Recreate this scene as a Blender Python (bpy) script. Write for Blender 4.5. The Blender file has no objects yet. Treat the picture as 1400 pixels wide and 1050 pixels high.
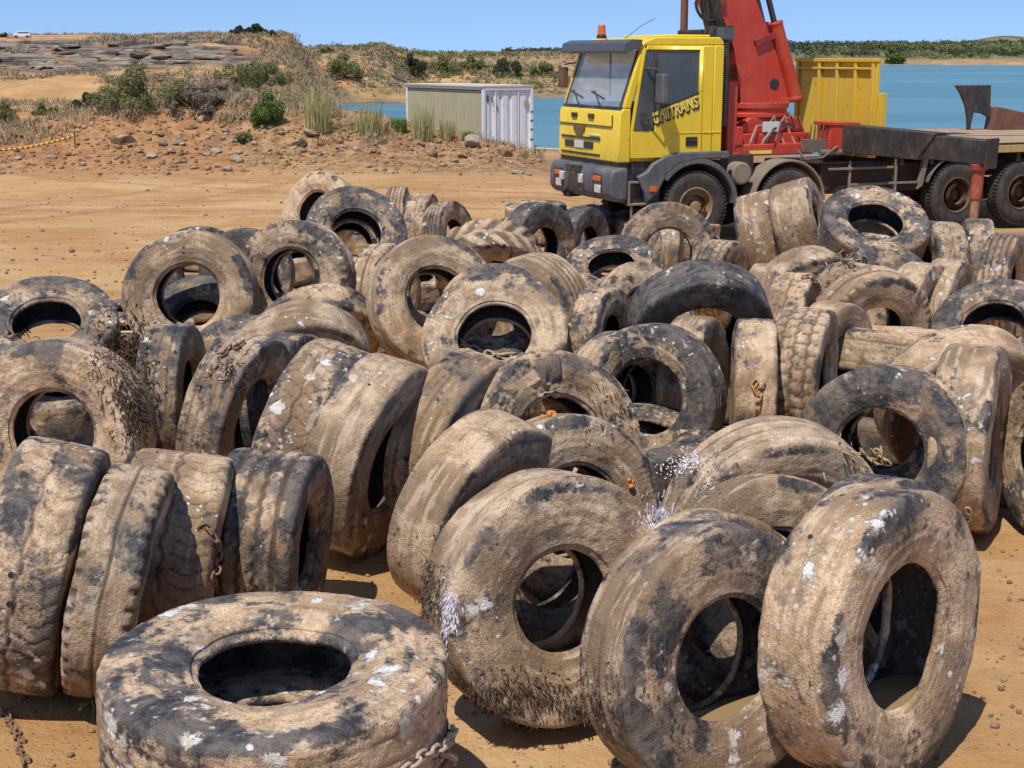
import bpy, bmesh, math, random
import numpy as np
from mathutils import Vector, Matrix, noise as mnoise
random.seed(7); rng=np.random.default_rng(11)
scene=bpy.context.scene; COL=scene.collection
R_=math.radians
# ---------------------------------------------------------------- numpy noise
def _hash(i,j,k,seed):
    h=(i.astype(np.int64)*374761393+j.astype(np.int64)*668265263+k.astype(np.int64)*2147483647+seed*1274126177)&0xffffffff
    h=((h^(h>>13))*1274126177)&0xffffffff
    h=(h^(h>>16))&0xffffffff
    return h.astype(np.float64)/4294967295.0
def vnoise(x,y,z,seed=0):
    x,y,z=np.broadcast_arrays(np.asarray(x,float),np.asarray(y,float),np.asarray(z,float))
    xi,yi,zi=np.floor(x),np.floor(y),np.floor(z)
    fx,fy,fz=x-xi,y-yi,z-zi
    sx,sy,sz=[t*t*t*(t*(t*6-15)+10) for t in (fx,fy,fz)]
    r=0
    for a in (0,1):
        for b in (0,1):
            for c in (0,1):
                w=(sx if a else 1-sx)*(sy if b else 1-sy)*(sz if c else 1-sz)
                r=r+w*_hash(xi+a,yi+b,zi+c,seed)
    return r*2-1
def fbm(x,y,z=0.0,oct=4,seed=0,gain=.5,lac=2.03):
    t=0;a=1;n=0
    for o in range(oct):
        t=t+a*vnoise(x*lac**o+o*17.3,y*lac**o-o*9.1,np.asarray(z)*lac**o+o*3.7,seed+o); n+=a; a*=gain
    return t/n
def sstep(a,b,x):
    t=np.clip((x-a)/(b-a),0,1); return t*t*(3-2*t)
# ---------------------------------------------------------------- objects
def tag(o,label=None,cat=None,group=None,kind=None):
    if label: o['label']=label
    if cat: o['category']=cat
    if group: o['group']=group
    if kind: o['kind']=kind
    return o
def empty(name,loc=(0,0,0),rot=(0,0,0)):
    o=bpy.data.objects.new(name,None); COL.objects.link(o); o.location=loc; o.rotation_euler=rot; o.empty_display_size=.2
    return o
def link(name,me,parent=None,loc=(0,0,0),rot=(0,0,0)):
    o=bpy.data.objects.new(name,me); COL.objects.link(o); o.location=loc; o.rotation_euler=rot
    if parent is not None: o.parent=parent
    return o
def np_mesh(name,v,f,mat=None,smooth=True):
    """v (n,3), f (m,k) of one face size"""
    me=bpy.data.meshes.new(name); v=np.asarray(v,np.float32); f=np.asarray(f,np.int32)
    me.vertices.add(len(v)); me.vertices.foreach_set('co',v.ravel())
    k=f.shape[1]; me.loops.add(f.size); me.loops.foreach_set('vertex_index',f.ravel())
    me.polygons.add(len(f)); me.polygons.foreach_set('loop_start',np.arange(0,f.size,k,dtype=np.int32))
    me.polygons.foreach_set('loop_total',np.full(len(f),k,np.int32))
    if smooth: me.polygons.foreach_set('use_smooth',np.ones(len(f),bool))
    me.update(calc_edges=True); me.validate()
    if mat: me.materials.append(mat)
    return me
def attr(me,name,vals):
    a=me.attributes.new(name,'FLOAT','POINT'); a.data.foreach_set('value',np.asarray(vals,np.float32))
class MB:
    def __init__(s): s.bm=bmesh.new()
    def box(s,lo,hi,rot=None,piv=None):
        lo,hi=Vector(lo),Vector(hi); c=(lo+hi)/2; d=hi-lo
        m=Matrix.Translation(c)@Matrix.Diagonal((d.x,d.y,d.z,1))
        if rot is not None:
            p=Vector(piv) if piv is not None else c
            m=Matrix.Translation(p)@rot.to_4x4()@Matrix.Translation(-p)@m
        bmesh.ops.create_cube(s.bm,size=1,matrix=m); return s
    def prism(s,pts,axis,a,b):
        """polygon pts in the plane normal to axis ('x','y','z'), extruded a..b"""
        def P(p,t): return {'x':(t,p[0],p[1]),'y':(p[0],t,p[1]),'z':(p[0],p[1],t)}[axis]
        v0=[s.bm.verts.new(P(p,a)) for p in pts]; v1=[s.bm.verts.new(P(p,b)) for p in pts]; n=len(pts)
        fs=[s.bm.faces.new(v0),s.bm.faces.new(v1[::-1])]
        for i in range(n): fs.append(s.bm.faces.new((v0[i],v1[i],v1[(i+1)%n],v0[(i+1)%n])))
        bmesh.ops.recalc_face_normals(s.bm,faces=fs); return s
    def cyl(s,p0,p1,r0,r1=None,n=16):
        p0,p1=Vector(p0),Vector(p1); d=p1-p0; r1=r0 if r1 is None else r1
        m=Matrix.Translation((p0+p1)/2)@d.to_track_quat('Z','Y').to_matrix().to_4x4()
        bmesh.ops.create_cone(s.bm,cap_ends=True,segments=n,radius1=r0,radius2=r1,depth=d.length,matrix=m); return s
    def tube(s,pts,r,n=8,closed=False):
        pts=[Vector(p) for p in pts]; N=len(pts); rings=[]; up=Vector((0,0,1))
        rr=r if hasattr(r,'__len__') else [r]*N
        for i,p in enumerate(pts):
            a=pts[(i-1)%N] if (closed or i>0) else p; b=pts[(i+1)%N] if (closed or i<N-1) else p
            t=(b-a).normalized(); x=t.cross(up)
            if x.length<1e-3: x=t.cross(Vector((1,0,0)))
            x.normalize(); y=x.cross(t)
            rings.append([s.bm.verts.new(p+rr[i]*(math.cos(2*math.pi*k/n)*x+math.sin(2*math.pi*k/n)*y)) for k in range(n)])
        for i in range(N if closed else N-1):
            A,B=rings[i],rings[(i+1)%N]
            for k in range(n): s.bm.faces.new((A[k],A[(k+1)%n],B[(k+1)%n],B[k]))
        if not closed:
            s.bm.faces.new(rings[0][::-1]); s.bm.faces.new(rings[-1])
        return s
    def lathe(s,prof,n=32,center=(0,0,0),axis='y',closed=False,arc=None):
        """prof: (axial, radius) list"""
        c=Vector(center); rings=[]
        full=arc is None; a0,a1=(0,2*math.pi) if full else arc
        for i in range(n if full else n+1):
            t=a0+(a1-a0)*i/n; cs,sn=math.cos(t),math.sin(t); ring=[]
            for (a,r) in prof:
                p={'y':(r*cs,a,r*sn),'x':(a,r*cs,r*sn),'z':(r*cs,r*sn,a)}[axis]
                ring.append(s.bm.verts.new(c+Vector(p)))
            rings.append(ring)
        m=len(prof); fs=[]
        for i in range(n):
            A,B=rings[i],rings[(i+1)%len(rings)]
            for j in range(m if closed else m-1):
                fs.append(s.bm.faces.new((A[j],B[j],B[(j+1)%m],A[(j+1)%m])))
        bmesh.ops.recalc_face_normals(s.bm,faces=fs); return s
    def build(s,name,mat,parent=None,bevel=0,smooth=True,loc=(0,0,0),rot=(0,0,0),seg=2):
        bmesh.ops.remove_doubles(s.bm,verts=s.bm.verts,dist=1e-6)
        me=bpy.data.meshes.new(name)
        for f in s.bm.faces: f.smooth=smooth
        for e in s.bm.edges:
            if len(e.link_faces)==2 and e.calc_face_angle(0)>R_(35): e.smooth=False
        s.bm.to_mesh(me); s.bm.free(); me.materials.append(mat)
        o=link(name,me,parent,loc,rot)
        if bevel:
            b=o.modifiers.new('bevel','BEVEL'); b.width=bevel; b.segments=seg; b.limit_method='ANGLE'; b.angle_limit=R_(35); b.harden_normals=False
        return o
def copy_tree(o,parent=None):
    c=o.copy(); COL.objects.link(c)
    if parent is not None: c.parent=parent
    for ch in [x for x in COL.objects if x.parent==o]: copy_tree(ch,c)
    return c
# ---------------------------------------------------------------- node helper
class NT:
    def __init__(s,name):
        s.m=bpy.data.materials.new(name); s.m.use_nodes=True; s.t=s.m.node_tree; s.t.nodes.clear()
        s.out=s.n('ShaderNodeOutputMaterial'); s.p=s.n('ShaderNodeBsdfPrincipled'); s.l(s.p.outputs[0],s.out.inputs[0])
    def n(s,k,**kw):
        x=s.t.nodes.new(k)
        for a,b in kw.items(): setattr(x,a,b)
        return x
    def l(s,a,b): s.t.links.new(a,b)
    def set(s,inp,v):
        if hasattr(v,'is_output') or isinstance(v,bpy.types.NodeSocket): s.l(v,inp)
        else: inp.default_value=v
    def coord(s,w='Object'): return s.n('ShaderNodeTexCoord').outputs[w]
    def mapv(s,v,scale=(1,1,1),loc=(0,0,0)):
        x=s.n('ShaderNodeMapping'); s.l(v,x.inputs[0]); x.inputs['Scale'].default_value=scale; s.set(x.inputs['Location'],loc); return x.outputs[0]
    def noise(s,v,scale,detail=6,rough=.6,dist=0,col=False):
        x=s.n('ShaderNodeTexNoise'); s.l(v,x.inputs['Vector']); s.set(x.inputs['Scale'],scale); x.inputs['Detail'].default_value=detail
        x.inputs['Roughness'].default_value=rough; x.inputs['Distortion'].default_value=dist
        return x.outputs['Color' if col else 'Fac']
    def voro(s,v,scale,feature='F1',out='Distance',rand=1):
        x=s.n('ShaderNodeTexVoronoi',feature=feature); s.l(v,x.inputs['Vector']); x.inputs['Scale'].default_value=scale
        x.inputs['Randomness'].default_value=rand
        return x.outputs[out]
    def ramp(s,f,a,b):
        x=s.n('ShaderNodeMapRange'); x.interpolation_type='SMOOTHSTEP'; s.set(x.inputs[0],f); s.set(x.inputs[1],a); s.set(x.inputs[2],b); return x.outputs[0]
    def math(s,op,a,b=0.0,c=None):
        x=s.n('ShaderNodeMath',operation=op); s.set(x.inputs[0],a); s.set(x.inputs[1],b)
        if c is not None: s.set(x.inputs[2],c)
        return x.outputs[0]
    def vmath(s,op,a,b):
        x=s.n('ShaderNodeVectorMath',operation=op); s.set(x.inputs[0],a); s.set(x.inputs[1],b); return x.outputs[0]
    def mix(s,f,a,b,blend='MIX'):
        x=s.n('ShaderNodeMix',data_type='RGBA',blend_type=blend); s.set(x.inputs[0],f)
        s.set(x.inputs[6],a if not isinstance(a,tuple) else (*a,1)[:4]); s.set(x.inputs[7],b if not isinstance(b,tuple) else (*b,1)[:4]); return x.outputs[2]
    def oattr(s,name):
        x=s.n('ShaderNodeAttribute',attribute_type='OBJECT',attribute_name=name); return x.outputs['Fac']
    def gattr(s,name):
        x=s.n('ShaderNodeAttribute',attribute_type='GEOMETRY',attribute_name=name); return x.outputs['Fac']
    def bump(s,h,strength=.5,dist=.01,normal=None):
        x=s.n('ShaderNodeBump'); s.set(x.inputs['Strength'],strength); x.inputs['Distance'].default_value=dist; s.l(h,x.inputs['Height'])
        if normal is not None: s.l(normal,x.inputs['Normal'])
        return x.outputs[0]
    def fin(s,col,rough=.8,normal=None,metal=0,spec=.5):
        s.set(s.p.inputs['Base Color'],(*col,1)[:4] if isinstance(col,tuple) else col); s.set(s.p.inputs['Roughness'],rough)
        s.set(s.p.inputs['Metallic'],metal); s.set(s.p.inputs['Specular IOR Level'],spec)
        if normal is not None: s.l(normal,s.p.inputs['Normal'])
        return s.m
def paint(name,col,rough=.45,dust=.35,dustcol=(.30,.20,.11),rust=0.0,scale=3.0,spec=.5,metal=0,splash=None):
    t=NT(name); c=t.coord()
    n1=t.noise(c,scale,8,.65); n2=t.noise(t.mapv(c,(4,4,.7)),scale*1.7,6,.6)
    d=t.math('MULTIPLY',t.ramp(t.math('ADD',t.math('MULTIPLY',n1,.6),t.math('MULTIPLY',n2,.4)),.42,.68),dust)
    if splash:
        sz=t.n('ShaderNodeSeparateXYZ'); t.l(c,sz.inputs[0]); spl=t.math('MULTIPLY',t.ramp(t.math('ADD',sz.outputs[2],t.math('MULTIPLY',t.math('SUBTRACT',n1,.5),.9)),splash[1],splash[0]),t.ramp(t.noise(c,16,6,.75),.42,.62)); d=t.math('MAXIMUM',d,t.math('MULTIPLY',spl,.55))
        dr=t.ramp(t.noise(t.mapv(c,(9,9,.6)),2.2,5,.7),.58,.72); d=t.math('MAXIMUM',d,t.math('MULTIPLY',dr,.25))
    var=t.mix(t.ramp(n1,.3,.7),tuple(x*.9 for x in col),tuple(min(x*1.08,1) for x in col))
    k=t.mix(d,var,dustcol)
    if rust>0:
        rm=t.ramp(t.noise(t.mapv(c,(3,3,1.2)),scale*2.2,9,.7),.66-rust*.22,.70-rust*.18)
        k=t.mix(rm,k,t.mix(t.noise(c,40,4),(.10,.035,.015),(.22,.09,.03)))
    return t.fin(k,t.math('ADD',rough,t.math('MULTIPLY',d,.5)),t.bump(n1,.12,.01),metal,spec)
# ---------------------------------------------------------------- tyre catalogue
# label, px, py, px size, yaw, elevation, rest height (None: keep D), D, variant, mud, white spots
TY = [
# front row
("muddy upright tyre at the left border with two drilled holes in its tread",58,772,345,77,-13,0,0,'cut',.62,.05),
("muddy tyre standing second from the left border, saw-toothed dark shoulder",165,795,318,80,-12,0,0,'lug',.70,.03),
("wide muddy tyre with a snippet of chain hanging on its tread, beside the black-sided tyre",240,752,268,80,-8,0,0,'crack',.75,.10),
("upright tyre with a black right sidewall, right end of the front left row",371,738,246,74,-4,0,0,'rib',.52,.22),
("large tyre lying flat with blackened top sidewall and cream barnacles, bottom left",377,962,478,20,87,None,1.25,'big',.54,.46),
("tyre lying flat on the ground directly under the big flat tyre",385,1066,468,20,89,0,0,'rib',.62,.30),
("big standing tyre with purple sponge on its left side, front centre",750,816,340,29,10,0,0,'wrap',.80,.06),
("leaning front tyre with black patches round its hole and muddy water inside",966,893,362,38,8,0,0,'slick',.58,.10),
("largest front tyre at lower right, oval hole and big white barnacle spots",1195,862,400,60,4,0,0,'bald',.70,.98),
("dusty tyre wedged just behind the two front right tyres, only its tread crown showing",1050,790,285,28,14,0,0,'slick',.86,.12),
("dark wet tyre edge cut off by the lower left corner",-128,1088,330,60,6,0,0,'rib',.25,.1),
# second row
("left tyre facing the camera with weed hanging from its right tread",84,588,250,-22,6,0,0,'wrap',.74,.04),
("grey tyre tipped backwards behind the weedy tyre at the left edge",66,455,190,-8,60,None,1.04,'slick',.52,.12),
("narrow upright tyre with white flecks, in front of the round tyre on the left",236,540,200,76,0,0,0,'slick',.55,.25),
("torn tyre with a ragged split tread and a dark inside, left of the white-streaked tread",322,566,225,64,-12,0,0,'torn',.62,.12),
("tyre with chalk white streaks on its tread, left of centre",436,588,240,64,-14,0,0,'crack',.66,.40),
("bare brown tyre standing on edge with a deep black opening, left of centre",508,622,272,62,-13,0,0,'bald',.84,.02),
("upright tyre with a blackened right sidewall under the small chain",624,606,256,60,-13,0,0,'slick',.68,.20),
("tyre with a torn curled upper sidewall in the middle of the pile",752,606,255,30,16,0,0,'torn',.74,.10),
("smooth brown tyre with shaded sidewall, left of the front centre tyre",656,704,286,50,-14,0,0,'bald',.88,.02),
("tyre with black scuffs on its ribbed sidewall, right behind the front centre tyre",775,698,262,26,12,0,0,'wrap',.80,.05),
("tyre with a glossy black sidewall ring and dark hole, right of centre",893,541,198,-22,6,0,0,'rib',.38,.30),
("black tyre tipped forward like an arch above the glossy ringed tyre",955,446,196,14,-28,None,1.10,'slick',.22,.05),
("upright tyre with a rusty chain hook on its tread, right of centre",1029,534,192,-88,0,0,0,'bald',.76,.06),
("upright tyre with deep zigzag block tread, right of centre",1097,518,194,80,-2,0,0,'block',.82,.04),
("brown tyre tipped flat with a narrow slit of hole, right side",1215,478,190,168,83,.30,0,'slick',.80,.10),
("tyre with black white-speckled sidewall facing the camera, right side",1211,616,236,-16,8,0,0,'rib',.44,.62),
("broad brown tyre standing on edge near the right border",1326,598,258,82,1,0,0,'bald',.82,.08),
("dark tyre cut off by the right border halfway down",1440,622,215,-60,3,0,0,'slick',.55,.25),
("tyre with pale sponge and rope strands over its tread, behind the front right pair",1052,722,308,26,-12,0,0,'slick',.80,.16),
# third row
("round tan tyre with an open hole facing the camera, left back",262,405,180,-14,8,None,1.12,'slick',.80,.04),
("dark brown tyre with a black hole, right of the round tan tyre",405,381,160,-22,8,None,1.02,'lug',.62,.04),
("grey patched tyre leaning forward under the dark holed tyre, left back",432,452,150,10,-34,None,1.0,'slick',.58,.10),
("tan tyre leaning forward between the torn tyre and the grey patched one",410,492,185,8,-30,None,1.05,'bald',.88,.02),
("tan tyre with a wide black hole leaning back, centre back",592,414,180,18,20,None,1.08,'wrap',.84,.03),
("knobbed tyre end tucked left of the wide-holed tyre, centre back",528,402,138,62,4,0,0,'lug',.80,.04),
("tan tyre leaning far back with oval hole and a chain in front, centre",677,470,200,-4,42,None,1.10,'wrap',.82,.06),
("small dark-speckled tyre standing on edge between the oval-holed and ringed tyres",822,468,150,66,2,None,0.85,'slick',.55,.25),
("small tyre with reddish rim tipped back, hole like an eye, centre back",837,374,132,-6,60,None,0.98,'slick',.50,.22),
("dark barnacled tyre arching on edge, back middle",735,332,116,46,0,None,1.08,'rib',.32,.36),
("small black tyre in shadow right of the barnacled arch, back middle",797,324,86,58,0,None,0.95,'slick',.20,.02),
("lumpy brown lugged tyre leaning forward, back middle",668,366,152,8,-42,None,1.12,'lugbig',.86,.02),
("grey tyre with a dark hole showing mud inside, back left",485,326,142,12,32,None,1.06,'slick',.48,.16),
("dusty tan tyre at the very back of the pile on the left",438,292,112,-38,20,None,1.02,'bald',.90,.0),
("small upright tyre seen tread-on, left of the pair at the back",543,292,78,82,0,None,.95,'rib',.80,.02),
("small upright ribbed tyre seen tread-on, right of the pair at the back",577,303,82,76,0,None,.95,'crack',.74,.04),
("small ribbed tyre leaning at the right of the back pair",613,306,68,58,8,None,.95,'rib',.60,.02),
("arching brown tyre standing behind the white-spotted upright one, below the cab",912,346,138,6,4,None,1.15,'lug',.66,.14),
("narrow upright tyre with large white spots on its tread, below the cab wheel",920,340,84,86,0,None,.82,'slick',.86,.60),
("speckled tyre stub standing on edge right of the white-spotted upright tyre",989,372,92,66,0,None,.90,'block',.70,.22),
("white-flecked tyre standing on edge at the left end of the row under the truck",1044,322,118,80,16,None,1.08,'bald',.84,.40),
("white-flecked tyre just left of the big grey tyre under the truck",1096,308,122,80,18,None,1.08,'bald',.84,.34),
("big grey tyre leaning back on top of the pile, in front of the crane truck",1194,314,148,16,58,None,1.14,'slick',.48,.20),
("brown tyre arching forward beneath the row under the truck",1104,392,122,30,-18,None,1.08,'bald',.84,.08),
("plain upright tyre seen tread-on, left of the chained one, right of centre",1050,408,100,82,0,None,.95,'bald',.80,.03),
("upright tyre with a small chain knot on top, right of centre back",1088,422,104,80,0,None,.98,'crack',.84,.05),
("reddish crusted tyre leaning forward over a dark gap, right back",1193,420,124,34,-14,None,1.08,'lug',.80,.18),
("pale-edged upright tyre, left of two beside the reddish crusted tyre",1263,408,100,66,0,None,1.0,'slick',.76,.22),
("pale upright tyre, right of two beside the reddish crusted tyre",1300,402,98,74,0,None,1.0,'slick',.80,.16),
("grey tyre on edge just right of the big grey tyre",1286,345,92,-70,4,None,1.05,'crack',.60,.20),
("narrow tyre on edge below the red stabiliser leg",1340,342,90,-82,0,None,1.05,'slick',.66,.10),
("tyre on edge behind the stabiliser leg at the right border",1376,362,88,80,0,None,1.05,'rib',.50,.08),
("dark grey tyre tipped flat at the right border",1368,452,142,-12,50,None,1.05,'slick',.40,.16),
("broad mud-coated tyre leaning forward near the right border",1322,506,150,32,-25,None,1.10,'bald',.84,.06),
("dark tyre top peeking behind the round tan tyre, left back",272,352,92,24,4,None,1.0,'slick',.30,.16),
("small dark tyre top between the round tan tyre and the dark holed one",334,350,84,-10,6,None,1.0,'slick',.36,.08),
("ribbed tan tyre squeezed between the wide-holed tyre and the eye-like one",738,412,140,-40,-4,None,1.08,'rib',.82,.06),
("dusty tyre on edge hidden in shadow under the black arched tyre",952,486,112,74,0,None,.98,'bald',.72,.06),
("dim tyre seen through the hole of the round tan tyre",268,432,110,-20,45,None,1.0,'slick',.60,.04),
("tan tyre deep between the block tread tyre and the slit-holed one",1140,470,120,60,0,None,.95,'bald',.76,.06),
("dim tyre half buried behind the torn curled sidewall",852,506,112,50,6,None,.92,'slick',.66,.08),
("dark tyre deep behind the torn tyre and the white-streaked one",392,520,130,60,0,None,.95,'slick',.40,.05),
("tyre filling the shaded gap behind the narrow white-flecked one",330,510,160,-20,30,0,0,'slick',.5,.05),
("dim tyre behind the tan wide-holed tyre, centre back",690,372,110,-30,20,None,1.0,'rib',.6,.04),
("dusty tyre below the small eye-holed tyre, in shade",880,420,130,40,30,None,1.0,'slick',.6,.1),
("shaded tyre under the big grey tyre, right back",1210,396,130,10,20,None,1.05,'slick',.5,.1),
("brown tyre deep behind the reddish crusted one, right back",1165,400,90,-40,10,None,1.0,'slick',.75,.1),
]
import math as _m
FPX=2000.0; HCAM=2.8; PITCH=_m.atan(449/2000.0)
_sp,_cp=_m.sin(PITCH),_m.cos(PITCH)
WR={'big':.31,'slick':.30,'bald':.30,'wrap':.31,'cut':.34,'lug':.30,'lugbig':.34,'crack':.35,'rib':.30,'block':.36,'torn':.30}
WOV={50:.44,51:.46,1:.28,2:.50,3:.50,0:.34,8:.30,7:.31,6:.33,26:.37,5:.34}
def ray(px,py):
    a=(px-700)/FPX; b=(525-py)/FPX
    return (a, _cp+b*_sp, -_sp+b*_cp)
def tyre_place(t,idx=None):
    lab,px,py,s,yaw,el,zb,D,var,mud,sp=t
    r=ray(px,py); yaw=_m.radians(yaw)+_m.atan((700-px)/2000); e_=_m.radians(el)
    wr=WOV.get(idx,WR[var])
    e=.5*_m.cos(e_)+.5*wr*abs(_m.sin(e_))
    k=-(FPX/s)*r[2]
    if zb is not None:
        D=(HCAM-zb)/(k+e); D=min(max(D,.86),1.30)
    d=FPX*D/s
    if zb is None and HCAM+r[2]*d-e*D<-.02:
        r=ray(px,py-.47*s); d=(HCAM-2*e*D)/-r[2]
        c=(r[0]*d,r[1]*d+.05,e*D)
        return c,(_m.sin(yaw)*_m.cos(e_),-_m.cos(yaw)*_m.cos(e_),_m.sin(e_)),D,0.0
    c=(r[0]*d,r[1]*d,HCAM+r[2]*d)
    n=(_m.sin(yaw)*_m.cos(e_),-_m.cos(yaw)*_m.cos(e_),_m.sin(e_))
    return c,n,D,c[2]-e*D
# ---------------------------------------------------------------- world, sun, camera
SUN=Vector((-.22,-.42,.88)).normalized()
w=bpy.data.worlds.new("World"); scene.world=w; w.use_nodes=True
nt=w.node_tree; bg=nt.nodes['Background']
sk=nt.nodes.new('ShaderNodeTexSky'); sk.sky_type='NISHITA'; sk.sun_disc=False
sk.sun_elevation=math.asin(SUN.z); sk.sun_rotation=math.atan2(SUN.x,SUN.y); sk.air_density=1.0; sk.dust_density=.25; sk.ozone_density=2.2
tcw=nt.nodes.new('ShaderNodeTexCoord'); ad=nt.nodes.new('ShaderNodeVectorMath'); ad.operation='ADD'; ad.inputs[1].default_value=(0,0,.14)
nt.links.new(tcw.outputs['Generated'],ad.inputs[0]); nt.links.new(ad.outputs[0],sk.inputs[0]); tn=nt.nodes.new('ShaderNodeMix'); tn.data_type='RGBA'; tn.blend_type='MULTIPLY'; tn.inputs[0].default_value=1; tn.inputs[7].default_value=(.93,1.03,1.20,1); nt.links.new(sk.outputs[0],tn.inputs[6]); nt.links.new(tn.outputs[2],bg.inputs[0])
bg.inputs[1].default_value=.13
sd=bpy.data.lights.new('sun','SUN'); sd.energy=4.8; sd.angle=R_(.53); sd.color=(1,.955,.88)
so=bpy.data.objects.new('sun',sd); COL.objects.link(so); so.rotation_euler=SUN.to_track_quat('Z','Y').to_euler(); so.location=(0,0,30)
cam=bpy.data.cameras.new('camera'); cam.sensor_width=36; cam.lens=FPX/1400*36; cam.clip_end=9000; cam.clip_start=.05
co=bpy.data.objects.new('camera',cam); COL.objects.link(co); co.location=(0,0,HCAM); co.rotation_euler=(math.pi/2-PITCH,0,0); scene.camera=co
scene.view_settings.view_transform='Standard'; scene.view_settings.look='None'; scene.view_settings.exposure=0
scene.cycles.max_bounces=6; scene.cycles.use_denoising=True

# ---------------------------------------------------------------- terrain
WATER=-1.35
def prof(Y,ks,zs): return np.interp(Y,ks,zs)
def terrain(X,Y):
    X=np.asarray(X,float); Y=np.asarray(Y,float)
    Ys=np.maximum(Y,2.0)
    U=700+2000*X/Ys
    Un=U+35*fbm(X*.07,Y*.07,3.1,3,5)*np.clip(Ys/60,0,2)
    zl=prof(Y,[0,34,46,58,75,92,100,101.5,103,104.2,105.8,107,112,128,160,320,900,6000],[0,0,.5,.45,.8,1.45,1.65,2.15,2.3,2.75,2.95,3.35,3.6,4.5,4.55,3.6,2.2,2])
    zm=prof(Y,[0,34,46,60,78,92,100,140,150,163,185,210,320,900,6000],[0,0,.6,.35,-.5,-1.3,-1.9,-2.2,-1.35,.5,2.6,2.95,2.95,2.6,2])
    zc=prof(Y,[0,34,42,50,58,64,67,74,140,150,163,185,210,320,900,6000],[0,0,.1,-.7,-1.0,-1.05,-1.4,-2.2,-2.2,-1.35,.5,2.6,3.0,3.0,2.6,2])
    zr=prof(Y,[0,36,50,62,70,640,683,705,800,960,1300,2400,6000],[0,-.1,-.5,-1.35,-2.5,-2.5,-1.35,0.2,4.5,7.5,9,10,10])
    zk=prof(Y,[0,34,46,60,70,78,86,94,126,132,138,147,153,200,320,900,6000],[0,0,.5,.0,-.65,-1.05,-1.40,-1.9,-1.9,-1.35,.2,2.1,3.05,3.2,2.8,2.6,2])
    kk=sstep(540,640,Un); zm=zk*(1-kk)+zm*kk
    a=sstep(365,465,Un); b=sstep(545,600,Un)*sstep(90,80,Ys)+sstep(640,760,Un)*sstep(80,90,Ys); c=sstep(735,790,Un)*sstep(120,90,Ys)+sstep(880,960,Un)*sstep(90,120,Ys)
    c=np.clip(c,0,1); b=np.clip(b,0,1)
    z=zl*(1-a)+zm*a; z=z*(1-b)+zc*b; z=z*(1-c)+zr*c
    # spoil bank behind the yard
    amp=np.interp(U,[-900,-100,60,150,300,430,540,620,690,745],[.9,.55,.65,1.1,1.25,1.2,.85,.55,.28,0])
    cy=39.5+1.5*fbm(X*.12,7.7,0,2,9)
    bk=np.exp(-((Ys-cy)/np.where(Ys<cy,2.6,3.4))**2)
    lump=fbm(X*.55,Y*.55,1.0,5,21,.55)
    z=z+bk*amp*(1+.45*lump)+np.minimum(bk*1.5,1)*np.minimum(amp*2,1)*(.16*np.abs(fbm(X*1.3,Y*1.3,2,4,23,.6))+.05*fbm(X*5,Y*5,1,2,25))
    # hummocks of the broken ground behind it
    br=sstep(40,48,Ys)*sstep(135,112,Ys)*(1-sstep(700,760,U))
    z=z+br*(.55*fbm(X*.13,Y*.10,2,4,31)+.12*lump)*np.where(U>540,.35,1)
    # quarry face with rock ledges
    oc=sstep(97,103,Ys)*sstep(122,114,Ys)*(1-sstep(335,410,Un))
    z=z+oc*(.55*fbm(X*.12,Y*.45,4,5,41,.6)+.30*np.abs(fbm(X*.4,Y*.9,1,4,43)))
    z=z+sstep(140,170,Ys)*sstep(700,300,Ys)*(.45*fbm(X*.05,Y*.03,1,4,45))
    # knob at the plateau's end and small mounds
    z=z+.75*np.exp(-(((U-525)/26)**2))*np.exp(-((Ys-172)/14)**2)+.5*np.exp(-(((U-455)/30)**2))*np.exp(-((Ys-150)/14)**2)
    z=z+9*np.exp(-(((U-1358)/70)**2))*sstep(1500,1900,Ys)*1.9
    z=z+sstep(750,900,Ys)*(2.2*fbm(X*.006,Y*.004,2,4,47)+.0016*(X-150).clip(0,900))*sstep(900,960,U)
    # the yard itself
    yd=sstep(38,30,Ys)
    z=z+yd*(.030*fbm(X*.8,Y*.8,0,4,51)+.012*fbm(X*4,Y*4,0,3,53)*sstep(16,10,Ys))
    tr=np.sin((X*.35+Y*1.0)*2.6+2.2*fbm(X*.1,Y*.1,0,2,57))
    z=z+yd*sstep(12,20,Ys)*.008*tr
    return z
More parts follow.
